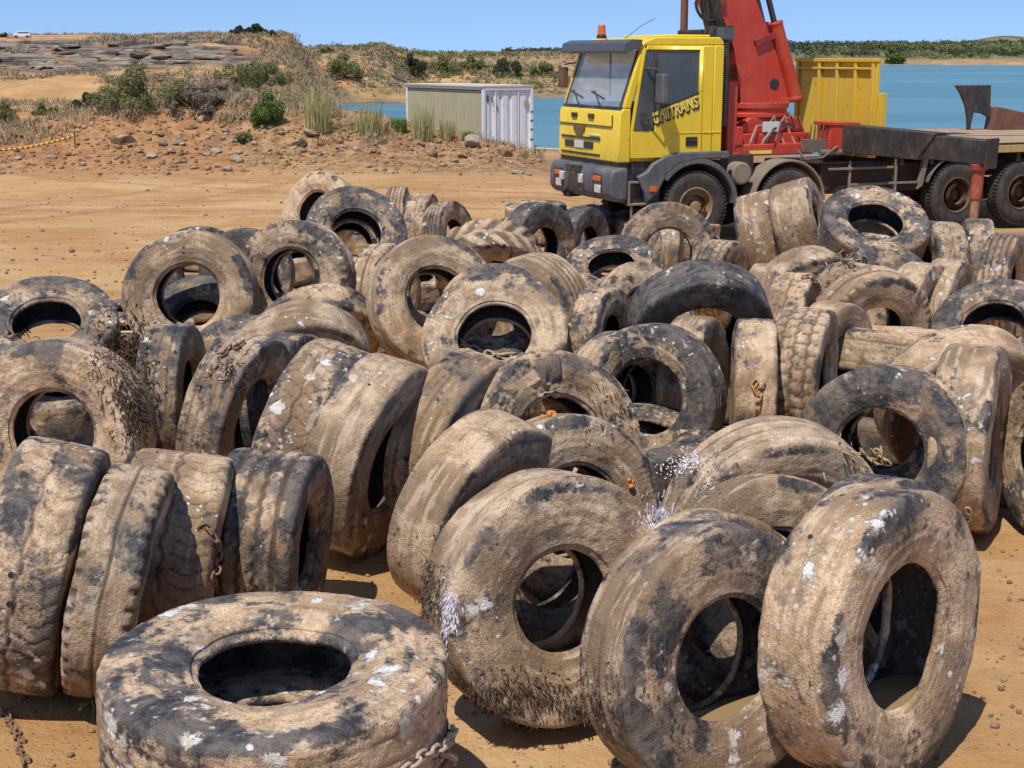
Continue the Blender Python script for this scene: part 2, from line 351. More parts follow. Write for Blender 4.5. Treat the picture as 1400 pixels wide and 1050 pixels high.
def build_terrain():
    rows=np.concatenate([np.linspace(-14,3.2,10),np.geomspace(3.6,30,250),np.geomspace(30.3,50,130),np.geomspace(50.4,96.5,110),np.linspace(97,112,110),np.geomspace(112.5,215,90),np.geomspace(220,1100,90),np.geomspace(1150,6000,24)])
    us=np.concatenate([np.linspace(-3200,-130,26)[:-1],np.linspace(-130,1530,430),np.linspace(1530,4600,26)[1:]])
    Y,U=np.meshgrid(rows,us,indexing='ij'); X=(U-700)/2000*np.maximum(Y,4.5)
    X=np.where(Y<4.5,(U-700)/2000*4.5*3,X); bl=sstep(3,9,Y); X=(U-700)/2000*np.maximum(Y,1)*bl+(U-700)/2000*14*(1-bl)
    Z=terrain(X,Y)
    # near-field stones and clods
    v=np.stack([X,Y,Z],-1).reshape(-1,3); nr,nc=Y.shape
    i=np.arange(nr*nc).reshape(nr,nc)
    f=np.stack([i[:-1,:-1],i[:-1,1:],i[1:,1:],i[1:,:-1]],-1).reshape(-1,4)
    me=np_mesh('ground',v,f)
    Ur=700+2000*X/np.maximum(Y,2)
    un=Ur+30*fbm(X*.08,Y*.08,5,3,61)
    rock=sstep(96,101,Y)*sstep(119,113,Y)*(1-sstep(330,420,un))*sstep(-.18,.05,fbm(X*.06,Y*.25,3,4,63)+.16)
    shore=sstep(WATER+.55,WATER+.1,Z)*sstep(55,62,Y)
    rock=np.clip(rock+.55*shore*(Ur<900),0,1)
    grass=sstep(42,50,Y)*sstep(.0,.35,fbm(X*.10,Y*.06,1,4,65)+.12+.25*((Y>150)&(Y<600)))
    grass=grass*(1-.85*sstep(66,74,Y)*sstep(92,86,Y)*sstep(150,60,un)) * (1-sstep(720,760,Ur)*sstep(120,90,Y))
    far=sstep(670,760,Y)
    red=sstep(33,37,Y)*sstep(.05,.35,fbm(X*.22,Y*.22,9,4,67)+.2*sstep(46,38,Y))
    red=np.clip(red+sstep(128,140,Y)*sstep(330,400,un)*sstep(520,470,un)+sstep(178,186,Y)*sstep(600,250,Y)*.7,0,1)
    for n_,a in (('rock',rock),('grass',grass),('far',far),('red',red),('bank',sstep(33.5,36.5,Y)*sstep(60,48,Y))): attr(me,n_,a.ravel())
    return me
t=NT('earth'); c=t.coord()
n1=t.noise(c,.35,8,.62); n2=t.noise(c,3.0,8,.65); n3=t.noise(c,38,5,.7)
ns=t.noise(t.mapv(c,(.22,.75,1)),1.3,8,.66,1.1)     # wheel-track streaks across the yard
base=t.mix(t.ramp(n1,.35,.65),(.42,.228,.090),(.53,.33,.150))
base=t.mix(t.math('MULTIPLY',t.ramp(ns,.46,.70),.40),base,(.36,.18,.07))
base=t.mix(t.math('MULTIPLY',t.ramp(ns,.50,.34),.55),base,(.57,.375,.205))
base=t.mix(t.math('MULTIPLY',t.ramp(n2,.5,.72),.5),base,(.28,.135,.055))
bank=t.mix(t.ramp(n2,.38,.62),(.19,.10,.047),(.40,.245,.13)); bank=t.mix(t.math('MULTIPLY',t.ramp(t.noise(c,11,6,.75),.5,.66),.6),bank,(.13,.075,.042))
base=t.mix(t.math('MULTIPLY',t.gattr('bank'),.85),base,bank)
base=t.mix(t.math('MULTIPLY',t.gattr('red'),.42),base,t.mix(n2,(.33,.125,.045),(.46,.22,.085)))
dry=t.mix(t.ramp(t.noise(c,.9,7,.7),.38,.62),(.20,.165,.075),(.33,.25,.135))
dry=t.mix(t.math('MULTIPLY',t.ramp(t.noise(c,.22,6,.65),.48,.62),.8),dry,(.085,.10,.035))
base=t.mix(t.math('MULTIPLY',t.gattr('grass'),t.ramp(t.noise(c,.6,7,.7),.33,.58)),base,dry)
st=t.noise(t.mapv(c,(.14,.5,2.6)),1.3,9,.72,.6)
rk=t.mix(t.ramp(st,.40,.62),(.04,.036,.034),(.25,.215,.18)); rk=t.mix(t.math('MULTIPLY',t.ramp(t.noise(c,.5,6,.6),.52,.66),.7),rk,(.34,.19,.09))
base=t.mix(t.gattr('rock'),base,rk)
fr=t.mix(t.ramp(t.noise(t.mapv(c,(.02,.008,.02)),1,7,.7),.42,.6),(.075,.09,.045),(.22,.175,.10))
base=t.mix(t.gattr('far'),base,fr)
tp=t.n('ShaderNodeNewGeometry').outputs['Position']; trk=None
for (cx_,cy_,rr_) in ((-6.0,62.0,33.0),(-6.0,62.0,34.9),(14.0,70.0,41.5),(14.0,70.0,43.4),(-30.0,40.0,24.0),(-30.0,40.0,25.9)):
    vv=t.vmath('MULTIPLY',t.vmath('SUBTRACT',tp,(cx_,cy_,0)),(1,1,0)); ln=t.n('ShaderNodeVectorMath',operation='LENGTH'); t.l(vv,ln.inputs[0])
    b_=t.ramp(t.math('ABSOLUTE',t.math('ADD',t.math('SUBTRACT',ln.outputs['Value'],rr_),t.math('MULTIPLY',t.math('SUBTRACT',n1,.5),.9))),.26,.14)
    trk=b_ if trk is None else t.math('MAXIMUM',trk,b_)
trk=t.math('MULTIPLY',trk,t.math('MULTIPLY',t.ramp(n2,.34,.56),t.math('SUBTRACT',1,t.gattr('bank'))))
base=t.mix(t.math('MULTIPLY',trk,.42),base,(.27,.135,.058))
peb=t.voro(c,26,'F1'); pm=t.math('MULTIPLY',t.ramp(peb,.26,.18),t.ramp(t.noise(c,2.2,4,.6),.50,.62))
base=t.mix(t.math('MULTIPLY',pm,.6),base,(.50,.40,.28))
h=t.math('SUBTRACT',t.math('ADD',t.math('MULTIPLY',n2,.7),t.math('ADD',t.math('MULTIPLY',n3,.22),t.math('MULTIPLY',pm,.25))),t.math('MULTIPLY',trk,.35))
EARTH=t.fin(base,.95,t.bump(h,.9,.09),0,.15)
g=link('ground',build_terrain()); g.data.materials.append(EARTH); tag(g,kind='structure')
# water
t=NT('lagoon'); c=t.coord()
wn=t.noise(t.mapv(c,(.5,1.4,1)),.9,6,.6); wl=t.noise(t.mapv(c,(.012,.05,1)),1,5,.6)
colw=t.mix(t.ramp(wl,.35,.68),(.070,.178,.212),(.112,.240,.275))
LAG=t.fin(colw,.30,t.bump(wn,.6,.3),0,.16)
rw=np.array([[-2600,52,WATER],[2600,52,WATER],[2600,1200,WATER],[-2600,1200,WATER]])
wo=link('water',np_mesh('water',rw,np.array([[0,1,2,3]]),LAG)); tag(wo,kind='structure')

# ---------------------------------------------------------------- tyres
t=NT('muddy_rubber'); c=t.coord()
inf=t.n('ShaderNodeObjectInfo'); rnd=inf.outputs['Random']
cx=t.n('ShaderNodeCombineXYZ'); t.l(t.math('MULTIPLY',rnd,31.0),cx.inputs[0]); t.l(t.math('MULTIPLY',rnd,57.0),cx.inputs[1]); t.l(t.math('MULTIPLY',rnd,13.0),cx.inputs[2])
v=t.vmath('ADD',c,cx.outputs[0])
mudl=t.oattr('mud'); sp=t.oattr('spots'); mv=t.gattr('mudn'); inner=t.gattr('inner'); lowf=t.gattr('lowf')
nbx=t.n('ShaderNodeTexNoise'); t.l(v,nbx.inputs['Vector']); nbx.inputs['Scale'].default_value=6.5; nbx.inputs['Detail'].default_value=8; nbx.inputs['Roughness'].default_value=.72; nbx.inputs['Distortion'].default_value=.5
nb=nbx.outputs['Fac']; nsep=t.n('ShaderNodeSeparateColor'); t.l(nbx.outputs['Color'],nsep.inputs[0]); n2_,n3_=nsep.outputs[1],nsep.outputs[2]
nf=t.noise(v,30,4,.75); ng=t.noise(v,150,2,.6)
cov=t.math('ADD',t.math('SUBTRACT',t.math('ADD',t.math('MULTIPLY',mv,.36),t.math('MULTIPLY',t.gattr('streak'),.20)),t.math('MULTIPLY',t.gattr('edge'),.50)),t.math('ADD',t.math('MULTIPLY',t.math('SUBTRACT',nb,.5),1.35),t.math('MULTIPLY',t.math('SUBTRACT',nf,.5),.75)))
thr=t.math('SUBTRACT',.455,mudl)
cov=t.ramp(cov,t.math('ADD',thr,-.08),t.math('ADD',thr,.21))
cov=t.math('MULTIPLY',cov,t.math('SUBTRACT',1.0,t.math('MULTIPLY',inner,.72)))  # mud thinned over the black liner, putting the shade inside into its colour
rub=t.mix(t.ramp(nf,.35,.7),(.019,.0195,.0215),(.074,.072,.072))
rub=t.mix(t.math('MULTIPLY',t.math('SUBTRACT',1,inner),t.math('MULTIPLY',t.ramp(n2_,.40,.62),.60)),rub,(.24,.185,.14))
tan=t.mix(t.ramp(n3_,.38,.60),(.405,.275,.165),(.665,.49,.325))
tan=t.mix(t.math('MULTIPLY',t.ramp(lowf,-.05,.40),.85),tan,(.235,.148,.082))
tan=t.mix(t.math('MULTIPLY',t.ramp(n2_,.52,.66),.65),tan,(.165,.122,.086))
tan=t.mix(t.math('MULTIPLY',t.ramp(nf,.54,.72),.55),tan,(.12,.078,.045))
tan=t.mix(t.math('MULTIPLY',t.ramp(ng,.46,.70),.5),tan,(.15,.10,.06))
tan=t.mix(t.math('MULTIPLY',t.ramp(ng,.44,.28),.35),tan,(.60,.47,.33))
tint=t.mix(rnd,(.84,.83,.82),(1.05,1.0,.94)); tan=t.mix(1.0,tan,tint,'MULTIPLY')
tan=t.mix(t.math('MULTIPLY',t.ramp(t.gattr('streak'),.15,.6),.45),tan,(.17,.125,.09)); tan=t.mix(t.math('MULTIPLY',t.ramp(t.gattr('streak'),-.2,-.6),.4),tan,(.68,.55,.42))
k=t.mix(cov,rub,tan)
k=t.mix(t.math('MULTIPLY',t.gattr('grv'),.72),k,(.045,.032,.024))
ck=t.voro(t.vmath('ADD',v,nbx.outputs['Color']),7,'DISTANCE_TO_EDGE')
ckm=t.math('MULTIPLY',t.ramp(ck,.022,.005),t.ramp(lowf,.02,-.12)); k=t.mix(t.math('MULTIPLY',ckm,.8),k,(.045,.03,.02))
clus=lowf
def spots(scale,rad,gain,soft):
    x=t.n('ShaderNodeTexVoronoi',feature='F1'); t.l(v,x.inputs['Vector']); x.inputs['Scale'].default_value=scale
    sep=t.n('ShaderNodeSeparateColor'); t.l(x.outputs['Color'],sep.inputs[0])
    lim=t.math('SUBTRACT',1.08,t.math('MULTIPLY',sp,gain))
    pick=t.ramp(t.math('ADD',sep.outputs[0],t.math('SUBTRACT',t.math('MULTIPLY',t.gattr('clus'),1.5),.12)),lim,t.math('ADD',lim,.03))
    rr=t.math('MULTIPLY',t.math('ADD',t.math('MULTIPLY',sep.outputs[1],.75),.30),rad)
    d=t.math('SUBTRACT',x.outputs['Distance'],t.math('ADD',t.math('MULTIPLY',t.math('SUBTRACT',nf,.5),1.1),t.math('MULTIPLY',t.math('SUBTRACT',n2_,.5),1.2)))
    return t.math('MULTIPLY',t.ramp(d,rr,t.math('SUBTRACT',rr,soft)),pick)
s1=spots(10,.42,.98,.16); s2=spots(30,.32,.92,.16)
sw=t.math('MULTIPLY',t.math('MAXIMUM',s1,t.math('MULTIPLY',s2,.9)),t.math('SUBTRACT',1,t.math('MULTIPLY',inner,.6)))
wc=t.mix(t.ramp(n3_,.45,.58),(.66,.635,.60),(.50,.41,.30)); wc=t.mix(t.math('MULTIPLY',t.ramp(nf,.5,.7),.5),wc,(.30,.24,.18))
k=t.mix(sw,k,wc)
hgt=t.math('ADD',t.math('MULTIPLY',nf,1.0),t.math('MULTIPLY',ng,.45))
hgt=t.math('ADD',t.math('ADD',hgt,t.math('MULTIPLY',nb,.45)),t.math('MULTIPLY',s1,.5))
ro=t.math('ADD',.50,t.math('MULTIPLY',cov,.45))
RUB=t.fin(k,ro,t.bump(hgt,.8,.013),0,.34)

def tyre_mesh(name,var,seed,hi,W=None,rim=None):
    rg=np.random.default_rng(seed)
    W=W or WR[var]; R=.5; rim=(rim or .250)+rg.uniform(-.010,.010); w=W/2
    if var=='big': rim=.222
    d=R-rim
    sq=.10 if var in('bald','slick','wrap') else .05       # roundness of the shoulder
    outer=[(.56*w,rim+.004),(.64*w,rim-.006),(.74*w,rim-.002),(.80*w,rim+.018),(.83*w,rim+.05*d),(.87*w,rim+.13*d),(.97*w,rim+.32*d),(1.0*w,rim+.50*d),(.992*w,rim+.66*d),(.968*w,R-.17*d),(.925*w,R-.070*d),(.85*w,R-.022*d-.01*sq),(.68*w,R-.006*d),(.33*w,R-.001),(0,R)]
    prof=outer+[(-a,r) for a,r in outer[-2::-1]]
    inn=[(-.56*w,rim+.010),(-.70*w,rim+.10*d),(-.86*w,rim+.36*d),(-.87*w,rim+.58*d),(-.78*w,R-.24*d),(-.5*w,R-.15*d),(0,R-.135*d)]
    prof2=inn+[(-a,r) for a,r in inn[-2::-1]]
    def dense(P,n):
        P=np.array(P); s=np.concatenate([[0],np.cumsum(np.hypot(*np.diff(P,axis=0).T))]); 
        # Catmull-Rom resample
        q=np.linspace(0,s[-1],n); out=[]
        for x in q:
            i=min(np.searchsorted(s,x,side='right')-1,len(P)-2); tt=(x-s[i])/(s[i+1]-s[i])
            p0=P[max(i-1,0)];p1=P[i];p2=P[i+1];p3=P[min(i+2,len(P)-1)]
            out.append(.5*((2*p1)+(-p0+p2)*tt+(2*p0-5*p1+4*p2-p3)*tt**2+(-p0+3*p1-3*p2+p3)*tt**3))
        return np.array(out)
    no,ni,nt_=(116,30,300) if hi else (72,20,150)
    A=dense(prof,no); B=dense(prof2,ni); P=np.vstack([A,B]); m=len(P)
    T=np.roll(P,-1,0)-np.roll(P,1,0); T/=np.linalg.norm(T,axis=1)[:,None]+1e-9
    N=np.stack([-T[:,1],T[:,0]],1)          # outward for this winding (axial, radial)
    if N[no//2,1]<0: N=-N
    th=np.linspace(0,2*math.pi,nt_,endpoint=False)
    TH,a=np.meshgrid(th,P[:,0],indexing='ij'); r=np.broadcast_to(P[:,1],TH.shape).copy(); a=a.copy()
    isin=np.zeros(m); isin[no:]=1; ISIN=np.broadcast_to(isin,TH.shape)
    an=a/(w); tread=(1-ISIN)*sstep(R-.10*d,R-.03*d,r)*(np.abs(an)<.90)
    cs,sn=np.cos(TH),np.sin(TH); o=rg.uniform(0,60,3)
    X,Y,Z=r*cs,r*sn,a
    # whole-casing deformation
    oval=rg.uniform(.004,.022); ph=rg.uniform(0,6.28)
    rs=1+oval*np.cos(2*TH+ph)+.008*np.cos(3*TH+2*ph)
    wob=.016*fbm(cs*1.3+o[0],sn*1.3+o[1],a*2,2,seed)
    # tread pattern depth
    dep=np.zeros_like(r)
    def groove(x,c0,wd,dp): return dp*sstep(wd,wd*.45,np.abs(x-c0))
    if var in('rib','torn'):
        for c0 in (-.56,-.19,.19,.56): dep=np.maximum(dep,groove(an+.03*np.sin(TH*36)*(abs(c0)<.3),c0,.075,.013 if var=='rib' else .004))
    if var in('slick','big'):
        for c0 in (-.5,0,.5): dep=np.maximum(dep,groove(an,c0,.05,.0045*(.3+.7*sstep(-.2,.2,fbm(cs*2+o[1],sn*2,0,2,seed+4)))))
    if var in('crack','cut'):
        zz=np.mod(TH*44/(2*math.pi)+.22*np.sin(an*9)+.3*an,1)-.5; dep=np.maximum(dep,.006*sstep(.10,.03,np.abs(zz))*(np.abs(an)>.15))
        dep=np.maximum(dep,groove(an+.05*np.sin(TH*22),0,.05,.006))
    if var=='block':
        zz=np.mod(TH*34/(2*math.pi)+.5*np.sign(an)*.5+.25*np.abs(np.mod(an*3,2)-1),1)-.5
        dep=np.maximum(dep,.013*sstep(.12,.05,np.abs(zz)))
        zl=an-.06*(np.abs(np.mod(TH*34/math.pi,2)-1)-.5)
        for c0 in (-.52,0,.52): dep=np.maximum(dep,groove(zl,c0,.065,.013))
    if var=='lug':
        zz=np.mod(TH*40/(2*math.pi)+.5*(an>0),1)-.5; dep=np.maximum(dep,.013*sstep(.22,.12,np.abs(zz))*sstep(.66,.80,np.abs(an)))
        dep=np.maximum(dep,groove(an,0,.07,.007))
    if var=='lugbig':
        zz=np.mod(TH*17/(2*math.pi)+.9*np.abs(an)+.5*(an>0),1)-.5; dep=np.maximum(dep,.020*sstep(.28,.16,np.abs(zz))*sstep(.02,.12,np.abs(an)))
    if var=='wrap':
        dep=np.maximum(dep,groove(an,.30,.05,.004)); 
    shoul=(1-ISIN)*sstep(R-.34*d,R-.06*d,r)
    tm=tread if var not in('lug','lugbig') else shoul
    side=(1-ISIN)*(1-sstep(R-.25*d,R-.1*d,r))*sstep(rim,rim+.1*d,r)
    # moulded rings on the sidewall
    rings=.0022*np.maximum(0,np.sin((r-rim)/d*38))*side*sstep(.2,.3,(r-rim)/d)*sstep(.62,.5,(r-rim)/d)
    if var=='wrap': rings=rings+.004*np.maximum(0,np.sin(TH*90))*side*sstep(.55,.65,(r-rim)/d)*sstep(-.1,.25,fbm(cs*1.5+o[2],sn*1.5,0,2,seed+8))
    sarc=np.concatenate([np.linspace(0,1,no),np.linspace(1.1,1.4,ni)])[None,:]+0*TH
    streak=fbm(sarc*34,cs*2.2+o[0],sn*2.2+o[1],4,seed+21,.6)*1.5
    edge=((1-ISIN)*np.exp(-((r-(R-.13*d))/(.13*d))**2)*sstep(.55,.9,np.abs(an))*sstep(-.25,.35,fbm(cs*2.0+o[1],sn*2.0+o[2],np.sign(a)*.7,3,seed+22)*1.4+.05))
    mudn=fbm(X*5+o[0],Y*5+o[1],Z*5+o[2],5,seed+1,.58)*1.6
    thick=sstep(-.35,.5,mudn)
    dep=dep*(1-.35*thick)
    lumps=np.maximum(0,fbm(X*17+o[1],Y*17,Z*17+o[2],4,seed+2,.6))**1.2
    fine=fbm(X*42+o[2],Y*42+o[0],Z*42,3,seed+3,.6)
    disp=-dep*tm+rings*(1-ISIN)+(1-ISIN*.6)*(.004*fbm(X*4+o[2],Y*4,Z*4,3,seed+5)+.010*lumps*thick+.0013*fine)
    if var=='torn':
        tz=sstep(.25,.55,vnoise(cs*1.4+o[0],sn*1.4+o[1],0,seed+6))
        disp=disp+tz*(.05*fbm(X*9+o[1],Y*9,Z*9,4,seed+7,.6)-.012)*(an>0)
        r=r-tz*(an>.3)*.0*r
    r2=(r+disp*N[:,1][None,:])*rs; a2=a+disp*N[:,0][None,:]+wob
    V=np.stack([r2*cs,r2*sn,a2],-1).reshape(-1,3)
    i=np.arange(nt_*m).reshape(nt_,m); j=np.roll(i,-1,0); ip=np.roll(i,-1,1); jp=np.roll(j,-1,1)
    F=np.stack([i,j,jp,ip],-1).reshape(-1,4)
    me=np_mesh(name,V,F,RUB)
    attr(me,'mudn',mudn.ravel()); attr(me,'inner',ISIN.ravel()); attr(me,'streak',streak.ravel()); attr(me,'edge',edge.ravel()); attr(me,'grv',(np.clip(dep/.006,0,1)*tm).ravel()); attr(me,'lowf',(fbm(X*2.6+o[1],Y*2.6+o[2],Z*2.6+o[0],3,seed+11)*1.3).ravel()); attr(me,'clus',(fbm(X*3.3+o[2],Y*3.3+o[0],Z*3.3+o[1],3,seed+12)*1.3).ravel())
    # outward normals
    bm=bmesh.new(); bm.from_mesh(me); bmesh.ops.recalc_face_normals(bm,faces=bm.faces); bm.to_mesh(me); bm.free()
    return me
_cache={}; TYO=[]
SPIN={}; RIMOV={6:.212,8:.262,7:.245,30:.258,11:.225,21:.255}
for idx,tt in enumerate(TY):
    lab,px,py,s,yaw,el,zb,D,var,mud,spn=tt
    cpos,n,D,zbot=tyre_place(tt,idx)
    hi=s>195
    key=(var,'h%d'%idx) if hi or idx in WOV else (var,idx%3)
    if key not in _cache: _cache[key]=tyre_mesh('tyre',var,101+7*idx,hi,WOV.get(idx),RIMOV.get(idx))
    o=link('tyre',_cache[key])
    q=Vector(n).to_track_quat('Z','Y').to_matrix().to_4x4()@Matrix.Rotation(SPIN.get(idx,random.uniform(0,6.28)),4,'Z')
    o.matrix_world=Matrix.Translation(cpos)@q@Matrix.Diagonal((D,D,D,1))
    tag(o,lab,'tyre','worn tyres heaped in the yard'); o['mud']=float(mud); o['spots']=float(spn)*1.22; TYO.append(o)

# tyres pressed against the backs of others: their rims close the open holes
BACK={6:('tyre pressed against the back of the purple-sponged front centre tyre',.95,(.02,-.03),.10),7:('tyre pressed behind the leaning front tyre with the muddy water',.95,(-.02,.0),.06),
8:('tyre standing close behind the largest front tyre, its rim showing through the oval hole',.96,(.03,-.02),.16),11:('tyre behind the weedy left tyre, seen through its hole',.97,(.04,.02),.05),
21:('tyre behind the glossy ringed tyre, seen in its dark hole',.97,(0,0),.05),26:('tyre behind the white-speckled sidewall tyre, seen in its dark hole',.97,(0,0),.05),
31:('tyre behind the dark brown holed tyre, filling its black hole',.97,(0,0),.04),34:('tyre behind the wide-holed tan tyre, filling its black hole',.97,(0,0),.04),
36:('tyre under the tan oval-holed tyre, seen through the oval',.97,(.0,.12),.05),38:('tyre under the small eye-holed tyre, its rim showing in the eye',.97,(0,0),.02),
42:('muddy tyre behind the grey back-left tyre, seen in its hole',.97,(.05,-.1),.10),52:('tyre under the big grey leaning tyre, its rim showing in the hole',.97,(0,0),.04),
18:('tyre behind the torn curled sidewall tyre, deep in shade',.95,(0,0),.06),16:('tyre behind the bare brown tyre, deep in its opening',.97,(0,0),.04),3:('tyre behind the black-sided tyre of the front left row',.9,(0,0),.5),19:('tyre behind the smooth brown tyre, in deep shade',.95,(0,0),.06),20:('tyre between the two front centre ribbed tyres, in deep shade',.95,(0,0),.06)}
del BACK[3]
for idx,(lab,sc,off,gap) in BACK.items():
    src=TYO[idx]; M=src.matrix_world.copy(); D=M.to_scale().x; n=(M.to_3x3()@Vector((0,0,1))).normalized(); var=TY[idx][8]
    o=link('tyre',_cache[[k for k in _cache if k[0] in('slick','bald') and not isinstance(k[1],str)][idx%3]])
    side=n.cross(Vector((0,0,1))).normalized()
    rv=Vector((M.translation.x,M.translation.y,0)).normalized(); sc*=.86
    p=M.translation+rv*(D*.52+gap)+side*off[0]+Vector((0,0,off[1]-.04))
    p.z=max(p.z,.48*D*sc*max(.45,math.sqrt(max(0,1-n.z**2))))
    o.matrix_world=Matrix.Translation(p)@n.to_track_quat('Z','Y').to_matrix().to_4x4()@Matrix.Rotation(idx*1.3,4,'Z')@Matrix.Diagonal((D*sc,)*3+(1,))
    tag(o,lab,'tyre','worn tyres heaped in the yard'); o['mud']=.55; o['spots']=.08; TYO.append(o)
# rays from the camera: where the bare ground would show inside the heap, a buried tyre lies there
def hit(px,py,skip=()):
    dg=bpy.context.evaluated_depsgraph_get(); ok,loc,nor,fi,ob,_=scene.ray_cast(dg,Vector((0,0,HCAM)),Vector(ray(px,py)).normalized())
    return (loc,nor,ob) if ok else (None,None,None)
bpy.context.view_layer.update()
def inside(x,y,P):
    c=False
    for i in range(len(P)):
        (x1,y1),(x2,y2)=P[i],P[i-1]
        if (y1>y)!=(y2>y) and x<(x2-x1)*(y-y1)/(y2-y1)+x1: c=not c
    return c
HEAP=[(185,470),(300,330),(430,290),(640,320),(830,310),(1010,330),(1120,330),(1400,330),(1400,690),(1330,690),(1150,690),(900,720),(600,700),(545,640),(500,690),(330,600),(215,600),(0,640),(0,470)]
spots_=[]
for py in range(700,300,-7):
    for px in range(4,1400,7):
        if not inside(px,py,HEAP): continue
        loc,nor,ob=hit(px,py)
        if ob is None or ob.name!='ground': continue
        q=loc+Vector((random.uniform(-.15,.15),.30,0))
        if all((q-s_).length>.85 for s_ in spots_): spots_.append(q)
lowm=[_cache[k] for k in _cache if k[0] in('slick','bald') and not isinstance(k[1],str)]
for i,q in enumerate(spots_):
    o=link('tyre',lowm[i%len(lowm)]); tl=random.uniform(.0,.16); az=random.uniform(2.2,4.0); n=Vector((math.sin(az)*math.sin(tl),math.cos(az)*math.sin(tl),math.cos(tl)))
    D=random.uniform(.95,1.08)
    o.matrix_world=Matrix.Translation(q+Vector((0,0,.17*D+.42*math.sin(tl))))@n.to_track_quat('Z','Y').to_matrix().to_4x4()@Matrix.Rotation(i,4,'Z')@Matrix.Diagonal((D,D,D,1))
    tag(o,'muddy tyre lying low at the bottom of the heap, glimpsed in a gap between others','tyre','buried tyres at the bottom of the heap'); o['mud']=random.uniform(.45,.75); o['spots']=.08; TYO.append(o)
print('buried',len(spots_))
# ---------------------------------------------------------------- materials of the truck
YEL=paint('yellow_cab_paint',(.78,.54,.018),.36,.32,(.40,.27,.10),.03,2.0,splash=(1.2,1.75))
YOLD=paint('yellow_worn_paint',(.68,.44,.035),.6,.45,(.36,.24,.10),.22,2.2)
RED=paint('red_crane_paint',(.50,.040,.018),.42,.45,(.36,.13,.07),.14,2.2)
GREY=paint('grey_bumper_plastic',(.082,.087,.096),.5,.4,(.27,.20,.14),0,3)
BLK=paint('black_steel',(.022,.020,.019),.55,.45,(.16,.10,.06),.25,3)
CHS=paint('chassis_grime',(.030,.020,.016),.75,.6,(.13,.065,.035),.2,3)
TYB=paint('truck_tyre_rubber',(.030,.028,.027),.8,.75,(.125,.085,.058),0,6)
RIM=paint('tan_rim_paint',(.30,.19,.10),.6,.7,(.25,.13,.06),.4,6)
RIMD=paint('dark_rim_paint',(.11,.055,.032),.65,.6,(.2,.11,.05),.4,6)
DUSTY=paint('dusty_mudguard',(.20,.16,.125),.75,.6,(.33,.235,.15),0,4)
CHR=paint('bright_steel',(.62,.62,.62),.22,.15,(.3,.2,.1),0,4,.5,.9)
WOOD=None
t=NT('deck_timber'); c=t.coord(); sep=t.n('ShaderNodeSeparateXYZ'); t.l(c,sep.inputs[0])
pl=t.math('PINGPONG',sep.outputs[1],.09); gap=t.ramp(pl,.006,.002); g1=t.noise(t.mapv(c,(.6,9,9)),2.4,8,.7); g2=t.noise(c,1.1,6,.6)
k=t.mix(t.ramp(g1,.3,.7),(.25,.165,.10),(.44,.32,.21)); k=t.mix(t.math('MULTIPLY',t.ramp(g2,.5,.7),.5),k,(.40,.24,.12)); k=t.mix(gap,k,(.04,.025,.015))
WOOD=t.fin(k,.85,t.bump(g1,.3,.01),0,.2)
t=NT('window_glass'); t.set(t.p.inputs['Base Color'],(.76,.83,.88,1)); t.p.inputs['Roughness'].default_value=.03; t.p.inputs['Transmission Weight'].default_value=.82; t.p.inputs['IOR'].default_value=1.45; GLASS=t.m
t=NT('side_glass'); t.set(t.p.inputs['Base Color'],(.36,.43,.48,1)); t.p.inputs['Roughness'].default_value=.03; t.p.inputs['Transmission Weight'].default_value=.85; t.p.inputs['IOR'].default_value=1.3; SGLASS=t.m
t=NT('tinted_plastic'); t.set(t.p.inputs['Base Color'],(.075,.075,.078,1)); t.p.inputs['Roughness'].default_value=.30; VIS=t.m
t=NT('amber_lens'); t.set(t.p.inputs['Base Color'],(.60,.12,.015,1)); t.p.inputs['Roughness'].default_value=.25; AMB=t.m
t=NT('headlamp_glass'); t.set(t.p.inputs['Base Color'],(.78,.80,.82,1)); t.p.inputs['Roughness'].default_value=.12; t.p.inputs['Metallic'].default_value=.6; LAMP=t.m
SEAT=paint('seat_cloth',(.035,.04,.06),.9,.2); INT=paint('cab_lining',(.16,.16,.17),.8,.3); PLATE=paint('pale_plate',(.62,.60,.55),.5,.3); LETT=paint('black_lettering',(.02,.018,.016),.5,.1); LETY=paint('pale_lettering',(.78,.62,.12),.5,.1)
DIRT=paint('hose_black',(.018,.018,.018),.45,.3)

PHI=R_(23); T0=Vector((1.60,21.9,0))
truck=empty('crane_truck',T0,(0,0,PHI)); truck.scale=(1,.93,1); tag(truck,'yellow and red four-axle crane truck with a timber flatbed, parked beside the tyre heap','crane truck')
def P(name,mb,mat,parent=None,bevel=.012,**k): return mb.build(name,mat,truck if parent is None else parent,bevel,**k)
# cab shell: nose, back wall, roof, pillars
mb=MB()
mb.prism([(0,1.24),(.02,1.95),(.07,2.03),(.20,2.03),(.20,1.24)],'y',.06,2.34)
mb.box((.20,2.26,1.24),(1.60,2.34,2.06)); mb.box((.20,.14,1.24),(1.60,2.26,1.32))
mb.box((1.60,.06,1.24),(1.77,2.34,2.95))
mb.box((1.41,.062,1.24),(1.60,.14,2.95)); mb.box((1.41,2.26,2.06),(1.60,2.34,2.95))
mb.prism([(.08,2.03),(.20,2.03),(.475,2.90),(.36,2.90)],'y',.062,.15); mb.prism([(.08,2.03),(.20,2.03),(.475,2.90),(.36,2.90)],'y',2.25,2.338)
mb.prism([(.33,2.88),(.40,3.0),(.60,3.07),(1.70,3.07),(1.77,3.0),(1.77,2.95),(1.41,2.95),(.45,2.95)],'y',.07,2.33)
mb.box((1.0,.35,3.07),(1.68,2.05,3.11))
cab=P('cab_body',mb,YEL,bevel=.022)
